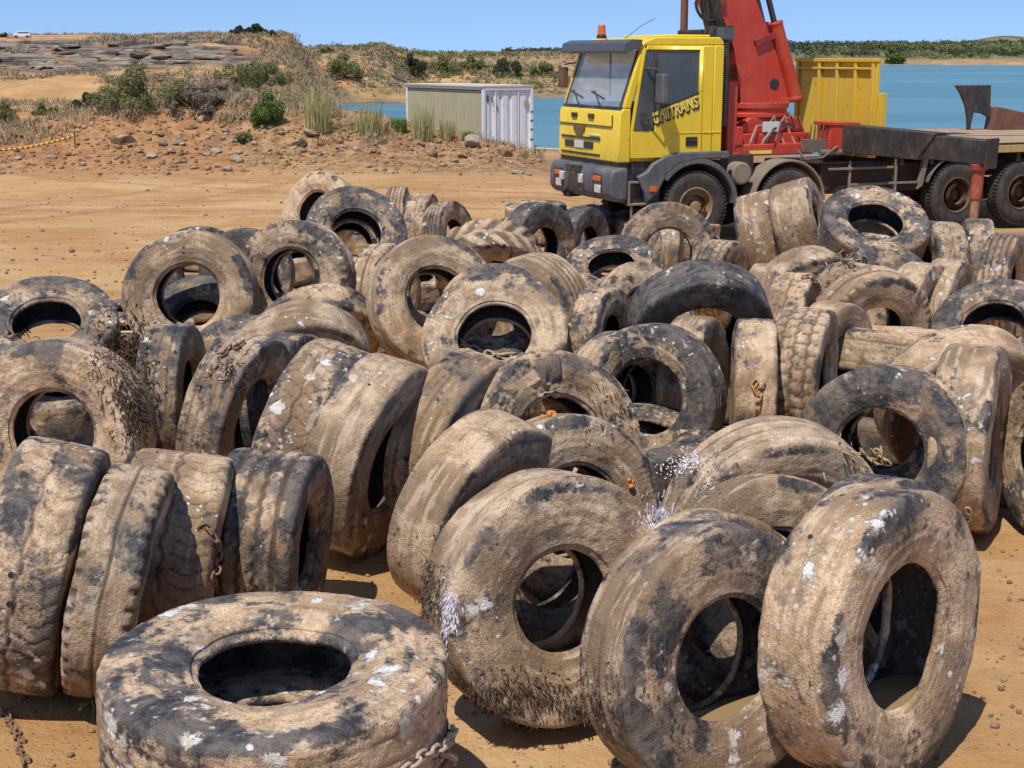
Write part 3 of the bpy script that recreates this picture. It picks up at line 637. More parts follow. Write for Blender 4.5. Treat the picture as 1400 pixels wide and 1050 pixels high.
# interior
mb=MB(); mb.box((.24,.16,1.55),(.62,2.24,2.04)); P('dashboard',mb,INT,bevel=.03)
for y in (.38,1.45):
    mb=MB(); mb.box((.88,y,1.55),(1.36,y+.55,1.86)); mb.box((1.30,y+.03,1.80),(1.46,y+.52,2.52),Matrix.Rotation(.12,3,'Y')); mb.box((1.37,y+.14,2.52),(1.47,y+.42,2.76)); P('seat',mb,SEAT,bevel=.04)
mb=MB(); mb.tube([(.70+.10*math.sin(a),.62+.22*math.cos(a),2.10+.19*math.sin(a)) for a in [i*2*math.pi/24 for i in range(24)]],.018,8,True); mb.tube([(.70,.42,2.10),(.70,.82,2.10)],.015); mb.cyl((.70,.62,2.1),(.5,.62,1.9),.03); P('steering_wheel',mb,DIRT,bevel=0)
# glazing
mb=MB(); mb.prism([(.070,2.035),(.085,2.035),(.375,2.885),(.360,2.885)],'y',.155,2.245); P('windscreen',mb,GLASS,bevel=0)
mb=MB(); mb.prism([(.052,2.00),(.066,2.00),(.088,2.055),(.074,2.055)],'y',.10,2.30)
for y in (.155,2.19):
    mb.prism([(.062,2.035),(.070,2.035),(.362,2.885),(.354,2.885)],'y',y,y+.05)
P('windscreen_seal',mb,DIRT,bevel=0)
mb=MB(); mb.box((.385,1.18,2.2),(.40,1.22,2.86)); P('curtain_strip',mb,SEAT,bevel=0)
for y in (.75,1.55):
    mb=MB(); mb.tube([(.045,y,2.01),(.085,y+.22,2.10),(.14,y+.50,2.27)],.011); mb.tube([(.10,y+.05,2.16),(.145,y+.62,2.26)],.012); P('wiper',mb,DIRT,bevel=0)
# sun visor
mb=MB(); mb.prism([(.09,2.83),(.045,2.86),(.075,2.985),(.20,3.035),(.36,3.03),(.36,3.0),(.33,2.91),(.20,2.88)],'y',.03,2.37); P('sun_visor',mb,VIS,bevel=.01)
# door with its panes, handle, lettering
mb=MB()
mb.prism([(.205,1.30),(1.405,1.30),(1.405,2.275),(1.345,2.255),(.60,2.005),(.60,1.70),(.205,1.70)],'y',.045,.10)
mb.prism([(1.345,2.257),(1.405,2.277),(1.405,2.945),(1.345,2.885)],'y',.045,.10)
mb.prism([(.44,2.885),(1.345,2.885),(1.405,2.945),(.46,2.945)],'y',.045,.10)
mb.prism([(.205,1.702),(.245,1.702),(.435,2.885),(.40,2.93)],'y',.045,.10)
door=P('door',mb,YEL,bevel=.008)
mb=MB(); mb.prism([(.60,2.01),(1.34,2.256),(1.34,2.88),(.60,2.88)],'y',.068,.078); P('window_pane',mb,SGLASS,door,0)
mb=MB(); mb.prism([(.25,1.705),(.57,1.705),(.57,2.30),(.345,2.30)],'y',.040,.085); P('quarter_panel',mb,VIS,door,.004)
mb=MB(); mb.prism([(.348,2.302),(.57,2.302),(.57,2.88),(.438,2.88)],'y',.060,.072); P('quarter_pane',mb,SGLASS,door,0)
mb=MB(); mb.box((.57,.040,2.0),(.60,.09,2.885)); mb.prism([(.60,1.985),(1.345,2.235),(1.345,2.26),(.60,2.012)],'y',.040,.066); P('window_seal',mb,DIRT,door,.003)
mb=MB(); mb.box((1.13,.030,1.46),(1.33,.046,1.60)); mb.box((1.15,.018,1.53),(1.31,.030,1.56)); P('door_handle',mb,DIRT,door,.006)
mb=MB(); mb.box((.86,.037,1.655),(1.40,.046,1.668)); mb.box((1.42,.05,1.655),(1.75,.063,1.668)); P('trim_strip',mb,YEL,door,.003)
def text(body,name,mat,size,loc,rot,parent,shear=0,ext=.004,sx=1.0,off=.022):
    cu=bpy.data.curves.new(name,'FONT'); cu.body=body; cu.size=size; cu.shear=shear; cu.extrude=ext; cu.offset=size*off; cu.align_x='LEFT'
    tmp=bpy.data.objects.new('t',cu); COL.objects.link(tmp); dg=bpy.context.evaluated_depsgraph_get(); me=bpy.data.meshes.new_from_object(tmp.evaluated_get(dg)); bpy.data.objects.remove(tmp)
    me.materials.clear(); me.materials.append(mat); o=link(name,me,parent,loc,rot); o.scale=(sx,1,1); return o
ang=math.atan2(.25,.745)
text('UNITRANS','lettering',LETT,.235,(.598,.037,1.775),(math.pi/2,-ang,0),door,.18,.003,.70,.045)
text('UNITRANS','lettering_face',LETY,.235,(.575,.0325,1.80),(math.pi/2,-ang,0),door,.18,.003,.70)
# nose: seams, slots, badge, grille, plate
mb=MB()
for y in (.98,1.62):
    mb=MB(); mb.box((-.006,y,1.86),(.03,y+.20,1.93)); P('intake_slot',mb,DIRT,bevel=.003)
mb=MB(); mb.box((-.004,.30,1.755),(.02,2.30,1.767)); mb.box((.0,.30,1.767),(.03,.312,1.93)); P('panel_seam',mb,DIRT,bevel=0)
mb=MB(); mb.box((-.012,.72,1.545),(.02,2.20,1.575)); mb.box((-.012,.72,1.30),(.02,2.20,1.33)); mb.box((-.010,.98,1.40),(.02,1.32,1.50)); mb.box((-.010,1.70,1.40),(.02,2.06,1.50)); P('grille',mb,DIRT,bevel=.004)
mb=MB(); mb.box((-.012,1.34,1.395),(.02,1.68,1.505)); pl=P('number_plate',mb,PLATE,bevel=.003)
mb=MB(); mb.box((-.012,1.30,1.66),(.02,1.72,1.74)); mb.box((-.012,1.38,1.59),(.02,1.64,1.65)); P('nose_badge',mb,paint('badge_bronze',(.13,.075,.015),.5,.2),bevel=.006)
mb=MB(); mb.box((-.010,.74,1.60),(.02,1.12,1.625)); P('model_badge',mb,PLATE,bevel=.003)
mb=MB(); mb.box((.03,.10,1.06),(.25,2.30,1.238)); P('nose_gap',mb,DIRT,bevel=0)
# bumper
mb=MB(); mb.prism([(-.10,.70),(-.14,.78),(-.14,1.02),(-.10,1.14),(.04,1.17),(.16,1.17),(.16,.68),(-.02,.66)],'y',.02,2.38); bump=P('bumper',mb,GREY,bevel=.05,seg=3)
mb=MB(); mb.box((-.155,.98,.74),(-.11,1.60,1.02)); P('bumper_recess',mb,DIRT,bump,.01)
for y in (1.14,1.46):
    mb=MB(); mb.box((-.152,y,1.04),(-.10,y+.24,1.14)); P('bumper_slot',mb,DIRT,bump,.01)
for y in (.34,1.84):
    mb=MB(); mb.box((-.150,y-.02,.73),(-.10,y+.34,1.06)); h=P('headlamp_housing',mb,DIRT,bump,.012)
    mb=MB(); mb.box((-.162,y+.02,.77),(-.13,y+.24,.90)); P('headlight',mb,LAMP,h,.02)
    mb=MB(); mb.box((-.160,y+.02,.95),(-.13,y+.30,1.03)); P('indicator',mb,AMB,h,.01)
for y in (1.00,1.74):
    mb=MB(); mb.box((-.19,y,.88),(-.13,y+.13,1.02)); P('fog_lamp',mb,LAMP,bump,.015)
mb=MB(); mb.cyl((-.18,1.75,.72),(-.05,1.75,.72),.05); mb.box((-.12,1.65,.62),(.1,1.85,.70)); P('tow_eye',mb,CHS,bump,.005)
# entry steps
mb=MB(); mb.box((.17,.10,.95),(.80,.5,1.236)); mb.box((.17,.12,.62),(.74,.5,.95)); P('step_well',mb,DIRT,bevel=.01)
mb=MB(); mb.box((.17,.03,.93),(.72,.12,.96)); mb.box((.17,.03,.60),(.70,.12,.63)); mb.box((.17,.03,.62),(.20,.07,.94)); mb.box((.62,.05,.36),(.65,.08,.60)); mb.box((.22,.05,.30),(.25,.08,.60)); P('entry_step',mb,DUSTY,bevel=.004)
# mirrors
mb=MB(); mb.box((.54,-.30,2.10),(.66,-.04,2.54)); mir=P('mirror',mb,GREY,bevel=.03,seg=3)
mb=MB(); mb.tube([(.42,.06,2.62),(.58,-.10,2.60),(.60,-.15,2.54)],.014); P('mirror_arm',mb,DIRT,mir,0); mb=MB(); mb.tube([(.40,.06,1.86),(.58,-.12,1.93),(.60,-.15,2.12)],.018); mb.box((.36,.0,1.80),(.46,.05,1.96)); P('mirror_bracket',mb,DIRT,mir,0)
mb=MB(); mb.box((.10,2.42,2.30),(.20,2.60,2.62)); mb.tube([(.35,2.33,2.7),(.16,2.5,2.66)],.014); P('mirror',mb,paint('brown_mirror',(.12,.05,.035),.5,.4),bevel=.02)
# roof things
mb=MB(); mb.cyl((.42,1.62,3.06),(.42,1.62,3.11),.085,.075,20); bc=P('beacon_base',mb,DIRT,bevel=.004)
mb=MB(); mb.cyl((.42,1.62,3.11),(.42,1.62,3.27),.070,.055,20); P('beacon_lens',mb,AMB,bc,.012)
mb=MB(); mb.tube([(.56,1.05,3.06),(.80,1.0,3.24),(1.02,.95,3.36)],.006,6); P('aerial',mb,DIRT,bevel=0)
mb=MB(); mb.cyl((1.95,1.75,1.4),(1.95,1.75,4.6),.062,None,18); P('exhaust_stack',mb,paint('rusty_pipe',(.17,.07,.05),.6,.3,(.1,.05,.03),.4),bevel=0)
# ribbed air duct behind the cab
mb=MB(); N=150; mb.tube([(1.86,.24,1.75+1.30*i/N) for i in range(N+1)],[.075+.014*math.sin(i*2*math.pi/4) for i in range(N+1)],12); mb.box((1.79,.14,3.04),(1.98,.36,3.22)); P('air_intake_duct',mb,GREY,bevel=0)
# mudguards
def guard(name,cx,r0,r1,a0,a1,y0,y1,mat,extra=None):
    mb=MB(); n=22
    A=[R_(a0+(a1-a0)*i/n) for i in range(n+1)]
    pts=[(cx-math.cos(a)*r1,.54+math.sin(a)*r1) for a in A]+[(cx-math.cos(a)*r0,.54+math.sin(a)*r0) for a in A[::-1]]
    mb.prism(pts,'y',y0,y1); return P(name,mb,mat,bevel=.012)
guard('mudguard',1.33,.655,.735,38,178,-.01,.42,GREY); guard('mudguard',1.33,.655,.735,38,178,1.98,2.40,GREY)
mb=MB(); mb.prism([(.30,1.03),(.46,1.10),(.56,1.22),(.80,1.34),(1.05,1.375),(1.88,1.375),(1.88,1.26),(1.33,1.262),(1.0,1.20),(.80,1.05),(.66,.80),(.46,.62),(.42,.80)],'y',-.015,.10); P('wheel_arch',mb,GREY,bevel=.025)
mb=MB(); mb.box((.50,-.035,.80),(.62,-.012,.88)); P('side_marker',mb,AMB,bevel=.006)
guard('mudguard',3.0,.635,.675,2,178,.0,.42,DUSTY); guard('mudguard',3.0,.635,.675,2,178,1.98,2.4,DUSTY)
guard('mudguard',6.3,.64,.67,20,100,.02,.5,GREY)
# wheels
def wheel(lx,ly,mat,deep,inner=1):
    w_=empty('wheel',(lx,ly,.54)); w_.parent=truck
    mb=MB(); s=inner
    prof=[(.0,.30),(-.0,.335),(-.012,.38),(-.018,.43),(-.008,.49),(.02,.522),(.05,.535),(.09,.54),(.20,.54),(.24,.535),(.27,.522),(.30,.49),(.31,.43),(.29,.36),(.28,.30)]
    mb.lathe([(a*s,r) for a,r in prof],48,(0,0,0),'y',True)
    nl=56
    for i in range(nl):
        a=2*math.pi*(i+.5)/nl
        for (y0,y1) in ((.005,.10),(.19,.285)):
            m=Matrix.Rotation(-a,3,'Y'); mb.box((-.017,min(y0*s,y1*s),.525),(.017,max(y0*s,y1*s),.549),m,(0,0,0))
    ty=mb.build('tyre_casing',TYB,w_,0)
    mb=MB(); d=deep
    mb.lathe([(a*s,r) for a,r in [(-.004,.300),(-.010,.285),(.01,.272),(.05,.262),(.5*d,.255),(d,.235),(d,.10),(d-.03,.09)]]+[((d-.10)*s,.085),((d-.12)*s,.0)],40,(0,0,0),'y')
    rim=mb.build('rim',mat,w_,0)
    mb=MB()
    for i in range(10):
        a=2*math.pi*i/10; q=Vector((math.cos(a)*.165,0,math.sin(a)*.165)); mb.cyl(q+Vector((0,(d-.045)*s,0)),q+Vector((0,(d+.01)*s,0)),.017,None,6)
    mb.lathe([(0,.155),(d*s-.03*s,.16),(d*s-.03*s,.18),(0,.185)],24,(0,0,0),'y'); mb.build('wheel_nuts',RIMD,rim,0)
    return w_
for lx in (1.33,3.0): wheel(lx,.03,RIM,.09); wheel(lx,2.37,RIM,.09,-1)
for lx in (6.3,7.66): wheel(lx,.03,RIMD,.20); wheel(lx,2.37,RIMD,.20,-1)
# chassis and under-deck gear
mb=MB()
for y in (.78,1.54): mb.box((.3,y,.78),(9.7,y+.09,1.06))
for x in (.6,2.1,3.9,5.2,7.2,9.2): mb.box((x,.87,.82),(x+.10,1.54,1.0))
P('chassis_frame',mb,CHS,bevel=.006)
for i,lx in enumerate((1.33,3.0,6.3,7.66)):
    mb=MB(); mb.cyl((lx,.1,.54),(lx,2.3,.54),.075,None,14); mb.cyl((lx,1.0,.54),(lx,1.4,.54),.2,None,16); P('axle',mb,CHS,bevel=0)
mb=MB(); mb.box((3.75,.30,.62),(5.85,.75,1.10)); mb.box((3.75,1.65,.62),(5.85,2.1,1.1)); P('underbody_tank',mb,CHS,bevel=.03)
mb=MB(); mb.cyl((2.16,.06,1.02),(2.16,.66,1.02),.175,None,28); P('air_tank',mb,DUSTY,bevel=.03)
mb=MB(); mb.box((2.0,.45,.6),(2.3,1.0,.85)); mb.box((1.82,.3,.85),(2.5,2.0,1.30)); P('engine_tunnel',mb,CHS,bevel=.02)
mb=MB()
for x in (4.15,5.05): mb.box((x,.06,.52),(x+.035,.10,1.16))
mb.box((4.15,.062,.76),(5.55,.098,.795)); mb.box((4.95,.04,.52),(5.35,.10,.548)); mb.prism([(5.60,1.16),(5.70,1.16),(5.60,.72),(5.50,.66)],'y',.05,.12); mb.box((3.75,.04,1.02),(5.0,.075,1.055)); P('side_guard_frame',mb,DUSTY,bevel=.004)
# flatbed
mb=MB(); mb.box((5.0,.0,1.325),(10.2,2.4,1.38)); P('deck',mb,WOOD,bevel=.006)
mb=MB(); mb.box((5.0,-.03,1.22),(10.2,.02,1.342)); mb.box((5.0,2.38,1.22),(10.2,2.43,1.342)); P('deck_rail',mb,paint('deck_edge',(.42,.30,.11),.7,.5),bevel=.006)
mb=MB()
for x in np.arange(5.1,10.1,.6): mb.box((x,.02,1.07),(x+.08,2.38,1.323))
P('deck_bearers',mb,CHS,bevel=.004)
mb=MB(); mb.box((4.90,.0,1.20),(4.96,2.4,2.72)); 
hb=P('headboard',mb,YOLD,bevel=.006)
mb=MB()
for y in (.02,.52,1.06,1.60,2.30): mb.box((4.845,y,1.20),(4.898,y+.07,2.70))
mb.box((4.835,-.01,2.70),(4.97,2.41,2.76)); mb.box((4.84,.09,2.58),(4.898,2.3,2.615)); P('headboard_rib',mb,YOLD,hb,.006)
mb=MB(); mb.box((4.93,-.13,1.25),(5.03,-.012,2.22)); P('headboard_post',mb,YOLD,hb,.006)
# ---- crane
_before=set(COL.objects)
mb=MB(); mb.box((2.50,.42,1.26),(3.95,2.05,1.44)); mb.box((2.62,.55,1.42),(3.95,1.9,1.60)); mb.prism([(2.62,1.60),(3.95,1.60),(3.85,1.84),(2.9,1.84)],'y',.70,1.80)
mb.prism([(2.45,1.42),(2.62,1.42),(2.62,1.72),(2.5,1.72)],'y',.4,2.0)
base=P('crane_base',mb,RED,bevel=.02)
mb=MB(); mb.box((2.32,.40,1.30),(2.50,.75,2.42)); mb.box((2.30,.38,1.22),(2.55,.8,1.32)); P('valve_cabinet',mb,RED,base,.02)
mb=MB(); mb.lathe([(1.84,.0),(1.84,.60),(1.90,.60),(1.90,.55),(1.98,.55),(1.98,.58),(2.06,.58),(2.06,0)],48,(3.28,1.25,0),'z'); ring=P('slewing_ring',mb,RED,base,.004)
mb=MB()
for i in range(36):
    a=2*math.pi*i/36; mb.cyl((3.28+.555*math.cos(a),1.25+.555*math.sin(a),2.06),(3.28+.555*math.cos(a),1.25+.555*math.sin(a),2.085),.017,None,6)
P('ring_bolts',mb,DUSTY,ring,0)
mb=MB(); mb.prism([(2.86,2.06),(3.74,2.06),(3.68,2.45),(3.02,3.75),(2.62,5.2),(1.98,5.2),(2.30,3.75),(2.70,2.9)],'y',.92,1.58)
mb.cyl((3.62,.905,2.28),(3.62,.93,2.28),.001,.001,8)
col_=P('crane_column',mb,RED,bevel=.03)
mb=MB(); mb.cyl((3.46,.905,2.36),(3.46,.93,2.36),.085,None,24); P('pivot_hole',mb,DIRT,col_,.004)
mb=MB(); mb.prism([(2.34,3.55),(2.50,3.55),(2.32,4.3),(2.1,5.1),(1.98,5.1)],'y',.86,.915); mb.box((3.05,.86,3.00),(3.41,.918,3.10),Matrix.Rotation(-.35,3,'Y')); P('column_gusset',mb,paint('dark_red',(.22,.02,.018),.5,.4),col_,.006)
mb=MB(); mb.cyl((3.86,.92,2.16),(3.44,.92,3.30),.115,None,24); mb.cyl((3.87,.92,2.10),(3.86,.92,2.16),.13,None,24); mb.cyl((3.445,.92,3.28),(3.432,.92,3.325),.125,None,24); mb.box((3.6,.9,2.06),(4.0,1.1,2.14)); lift=P('lift_cylinder',mb,RED,bevel=.01)
for y in (.92,1.28):
    mb=MB(); mb.cyl((3.44,y,3.25),(2.86,y,4.95),.048,None,16); P('piston_rod',mb,paint('dark_rod',(.09,.07,.07),.25,.2,(.1,.05,.03),0,3,.5,.7),lift,0)
mb=MB(); mb.cyl((3.82,1.32,2.2),(3.42,1.28,3.3),.10,None,20); P('lift_cylinder',mb,RED,bevel=.008)
mb=MB(); mb.prism([(2.0,5.0),(2.7,5.0),(7.0,5.75),(7.0,5.45),(3.3,4.75)],'y',1.0,1.5); P('knuckle_boom',mb,RED,bevel=.02)
# hoses
mb=MB()
for i in range(7):
    y=.62+.09*i; mb.tube([(2.40+.03*(i%3),y,1.5),(2.46+.05*(i%2),y,2.1),(2.42-.04*(i%3),y+.03,2.9),(2.25,y,3.4),(2.05,y,4.4)],.022,8)
for k,(r,ox) in enumerate(((.30,0),(.22,.16))):
    mb.tube([(2.16+ox-r*math.sin(a)*.9,.75+.06*k,3.62+.30*math.cos(a)*(1 if math.cos(a)>0 else 1)) for a in [R_(-20+230*i/16) for i in range(17)]],.026,8)
mb.box((2.15,.62,3.0),(2.5,.9,3.25)); P('hydraulic_hoses',mb,DIRT,bevel=0)
mb=MB(); mb.box((2.12,.85,1.3),(2.5,1.8,3.2)); P('oil_tank',mb,CHS,bevel=.03)
# control levers and valve block
mb=MB(); mb.box((3.70,.18,1.30),(4.25,.45,1.50)); 
for i in range(7): mb.tube([(3.74+.075*i,.22,1.5),(3.72+.08*i,.16,1.74)],.013,6)
mb.cyl((3.9,.15,1.30),(4.4,.15,1.30),.05); mb.tube([(3.5,.2,1.35),(3.6,.1,1.2),(3.9,.08,1.22),(4.2,.1,1.4)],.02,8); P('control_levers',mb,paint('greasy_metal',(.12,.10,.085),.5,.5,(.3,.2,.1),.3,6),bevel=.004)
for i,(x0,x1,r_) in enumerate(((3.0,3.5,.02),(3.06,3.62,.016),(2.75,3.3,.018),(3.2,3.74,.014))):
    mb=MB(); mb.tube([(x0,.50-.02*i,1.30),(x0+.02,.47-.02*i,1.48),(x0+.18,.52,1.62+.05*i),(x1-.1,.62,1.72),(x1,.62,1.86),(x1+.08,.60,1.62),(x1+.16,.50,1.40)],r_,7); P('hydraulic_pipe',mb,DIRT if i%2 else paint('bare_pipe',(.30,.26,.22),.45,.5,(.2,.12,.07),.3,9),base,0)
mb=MB(); mb.box((2.75,.405,1.29),(3.15,.418,1.34)); P('warning_sticker',mb,LETY,base,0)
mb=MB(); mb.box((3.72,.38,1.30),(3.92,.50,1.44)); mb.cyl((3.82,.37,1.37),(3.82,.30,1.37),.05,None,14); P('valve_block',mb,YOLD,base,.006)
mb=MB(); mb.box((3.05,.53,1.62),(3.35,.549,1.78)); P('rating_plate',mb,PLATE,base,.003)
for o_ in [x for x in COL.objects if x not in _before and x.parent==truck]: o_.location.x-=.27
for o_ in COL.objects:
    if o_.name.startswith('headboard') and o_.parent==truck: o_.location.x-=.36
# outrigger: box beam swung out towards the camera with its jack
P0=Vector((4.15,.25,0)); P1=Vector((5.10,-2.15,0)); dv=(P1-P0).normalized(); rotz=math.atan2(dv.y,dv.x); L=(P1-P0).length
orr=empty('outrigger',(P0.x,P0.y,0),(0,R_(2.6),rotz)); orr.parent=truck
mb=MB(); mb.prism([(-.05,1.30),(1.42,1.30),(1.70,1.70),(1.70,1.73),(-.05,1.73)],'y',-.17,.17); mb.build('outer_beam',BLK,orr,.012)
mb=MB(); mb.box((1.4,-.135,1.33),(L,.135,1.69)); mb.box((L,-.16,1.27),(L+.05,.16,1.72)); mb.build('inner_beam',BLK,orr,.012)
mb=MB(); mb.cyl((L-.16,0,.80),(L-.16,0,1.33),.085,.095,20); mb.cyl((L-.16,0,1.24),(L-.16,0,1.328),.13,.15,20); mb.build('jack_tube',paint('dull_red_jack',(.34,.045,.025),.6,.7,(.36,.20,.12),.35,5),orr,.006)
mb=MB(); mb.cyl((L-.16,0,.22),(L-.16,0,.82),.065,.068,20); mb.cyl((L-.16,0,.16),(L-.16,0,.24),.22,.14,20); mb.build('jack_leg',paint('rusty_red_leg',(.30,.10,.06),.65,.8,(.40,.28,.17),.35,5),orr,.006)
mb=MB(); mb.prism([(3.78,1.28),(4.0,1.28),(4.30,1.70),(3.78,1.72)],'y',.12,.50); mb.prism([(3.74,1.722),(4.34,1.702),(4.34,1.76),(3.74,1.78)],'y',.1,.55); P('outrigger_bracket',mb,RED,bevel=.012)
mb=MB(); mb.lathe([(-.03,.10),(-.03,.06),(.03,.06),(.03,.10)],20,(4.32,.06,1.55),'y',True); P('bracket_eye',mb,RED,bevel=.004)
# ---------------------------------------------------------------- trailer beyond the truck, timber on the ground
tr=empty('flatbed_trailer',(11.2,27.4,0),(0,0,R_(12))); tag(tr,'low brown flatbed with a raised black steel ramp, beyond the crane truck at the right','trailer')
mb=MB(); mb.box((-3.2,0,1.30),(9,2.5,1.39)); mb.build('deck',WOOD,tr,.006)
mb=MB(); mb.box((-3.0,.3,.8),(9,.45,1.29)); mb.box((-3.0,2.05,.8),(9,2.2,1.29)); mb.build('frame',CHS,tr,.006)
mb=MB(); mb.prism([(-2.30,2.24),(-1.55,2.24),(-1.52,1.60),(-1.70,1.70),(-1.88,1.72),(-1.93,1.385),(-1.98,1.385),(-2.0,1.6),(-2.06,1.85),(-2.18,2.08)],'y',1.9,1.97); mb.build('ramp_plate',BLK,tr,.006)
mb=MB(); mb.prism([(-1.48,1.78),(-1.44,1.83),(.3,1.48),(.3,1.395),(-1.53,1.395)],'y',1.75,2.1); mb.build('ramp_bracket',paint('rust_bracket',(.13,.055,.035),.7,.5,(.25,.12,.06),.5,4),tr,.006)
mb=MB()
for lx in (2.0,3.3,6.0): mb.lathe([(-.15,.3),(-.15,.45),(-.12,.5),(.12,.5),(.15,.45),(.15,.3)],36,(lx,.2,.5),'y',True)
mb.build('wheels',TYB,tr,0); 
mb=MB(); mb.box((-1.5,-.14,0.0),(4.2,.14,.10)); tb=mb.build('timber_beam',paint('weathered_timber',(.26,.16,.10),.8,.4,(.35,.2,.1),.1,3),None,.01,loc=(8.0,22.6,.02),rot=(0,0,R_(9))); tag(tb,'long brown timber lying on the dirt in front of the truck\'s rear wheels','timber')
# ---------------------------------------------------------------- vegetation
def leafmat(name,c0,c1,trans=.25):
    t=NT(name); isl=t.n('ShaderNodeNewGeometry').outputs['Random Per Island']; n=t.noise(t.coord(),1.7,4,.6)
    k=t.mix(isl,c0,c1); k=t.mix(t.math('MULTIPLY',t.ramp(n,.42,.62),.45),k,tuple(x*.62 for x in c0))
    return t.fin(k,.7,None,0,.25)
LGREEN=leafmat('fresh_leaves',(.075,.125,.02),(.17,.23,.05)); LOLIVE=leafmat('olive_leaves',(.13,.15,.045),(.27,.26,.11)); LDARK=leafmat('dark_leaves',(.035,.052,.022),(.085,.10,.045))
LDRY=leafmat('dry_stalks',(.27,.205,.115),(.45,.35,.21)); LGREY=leafmat('grey_twigs',(.20,.16,.115),(.36,.29,.21)); LYG=leafmat('reed_blades',(.24,.24,.08),(.50,.43,.20)); BARK=leafmat('bark',(.10,.07,.045),(.17,.12,.08))
def blobs_leaves(rg,centers,radii,n,ls):
    """leaf quads filling a set of overlapping clumps"""
    k=rg.choice(len(centers),n,p=np.array(radii)**2/np.sum(np.array(radii)**2))
    d=rg.normal(size=(n,3)); d/=np.linalg.norm(d,axis=1)[:,None]; rr=np.array(radii)[k]*(rg.uniform(.25,1,n)**.45)
    c=np.array(centers)[k]+d*rr[:,None]
    a=rg.normal(size=(n,3)); a/=np.linalg.norm(a,axis=1)[:,None]; b=np.cross(a,rg.normal(size=(n,3))); b/=np.linalg.norm(b,axis=1)[:,None]
    s=ls*rg.uniform(.5,1.3,n)[:,None]
    v=np.stack([c-a*s,c-b*s*.45,c+a*s,c+b*s*.45],1).reshape(-1,3)
    return v,np.arange(4*n).reshape(n,4)
def bush_mesh(name,seed,w,h,n,ls,mat,nb=9,flat=1.0):
    rg=np.random.default_rng(seed); cs=[];rs=[]
    for i in range(int(nb*1.8)):
        a=rg.uniform(0,6.28); r=w*.5*rg.uniform(0,.95)**.75; z=h*rg.uniform(.10,.86)*(1-.55*(r/(w*.5))**2)
        cs.append((r*math.cos(a),r*math.sin(a)*flat,z)); rs.append(min(w,h)*rg.uniform(.08,.27))
    v,f=blobs_leaves(rg,cs,rs,n,ls); v[:,2]=np.maximum(v[:,2],.0)
    return np_mesh(name,v,f,mat,False)
def grass_mesh(name,seed,w,h,n,mat,wid=.012,lean=.35):
    rg=np.random.default_rng(seed); V=[];F=[]
    for i in range(n):
        a=rg.uniform(0,6.28); r=w*.5*math.sqrt(rg.uniform())*.7; x,y=r*math.cos(a),r*math.sin(a); hh=h*rg.uniform(.45,1); d=rg.uniform(0,6.28); l=hh*lean*rg.uniform(.1,1)
        dx,dy=math.cos(d)*l,math.sin(d)*l; px_,py_=-math.sin(d)*wid,math.cos(d)*wid; b=len(V)
        for t_ in (0,.4,.75,1):
            q=t_**1.8; ww=(1-t_*.85)
            V+= [(x+dx*q-px_*ww,y+dy*q-py_*ww,hh*t_),(x+dx*q+px_*ww,y+dy*q+py_*ww,hh*t_)]
        for j in range(3): F.append((b+2*j,b+2*j+1,b+2*j+3,b+2*j+2))
    return np_mesh(name,V,F,mat,False)
bpy.context.view_layer.update()
def ghit(px,py):
    """the point of the terrain seen at a pixel (things in front looked through)"""
    dg=bpy.context.evaluated_depsgraph_get(); o=Vector((0,0,HCAM)); d=Vector(ray(px,py)).normalized()
    for _ in range(60):
        ok,loc,nor,fi,ob,_m2=scene.ray_cast(dg,o,d)
        if not ok: return None
        if ob.name=='ground': return loc
        o=loc+d*.01
    return None
def stems(w,h,seed,mat):
    rg=random.Random(seed); mb=MB()
    for i in range(6):
        a=rg.uniform(0,6.28); mb.tube([(0,0,-.05),(math.cos(a)*w*.12,math.sin(a)*w*.12,h*.3),(math.cos(a)*w*.3,math.sin(a)*w*.3,h*.7)],[.03*h,.02*h,.008*h],5)
    return mb
def bush(px,py,wp,hp,kind,label,seed):
    p=ghit(px,py)
    if p is None: print('no ground',label); return
    k=p.y/2000; w_,h_=wp*k,hp*k
    r=empty('bush',(p.x,p.y,p.z-.03*h_)); tag(r,label,'bush')
    mat={'g':LGREEN,'o':LOLIVE,'d':LDARK,'y':LGREY}[kind]
    n=int(min(16000,2200+120*wp)); ls=max(.03,1.15*k)
    link('crown',bush_mesh('crown',seed,w_,h_,n,ls,mat,nb=int(8+wp/8),flat=.8),r); stems(w_,h_,seed,0).build('stems',BARK,r)
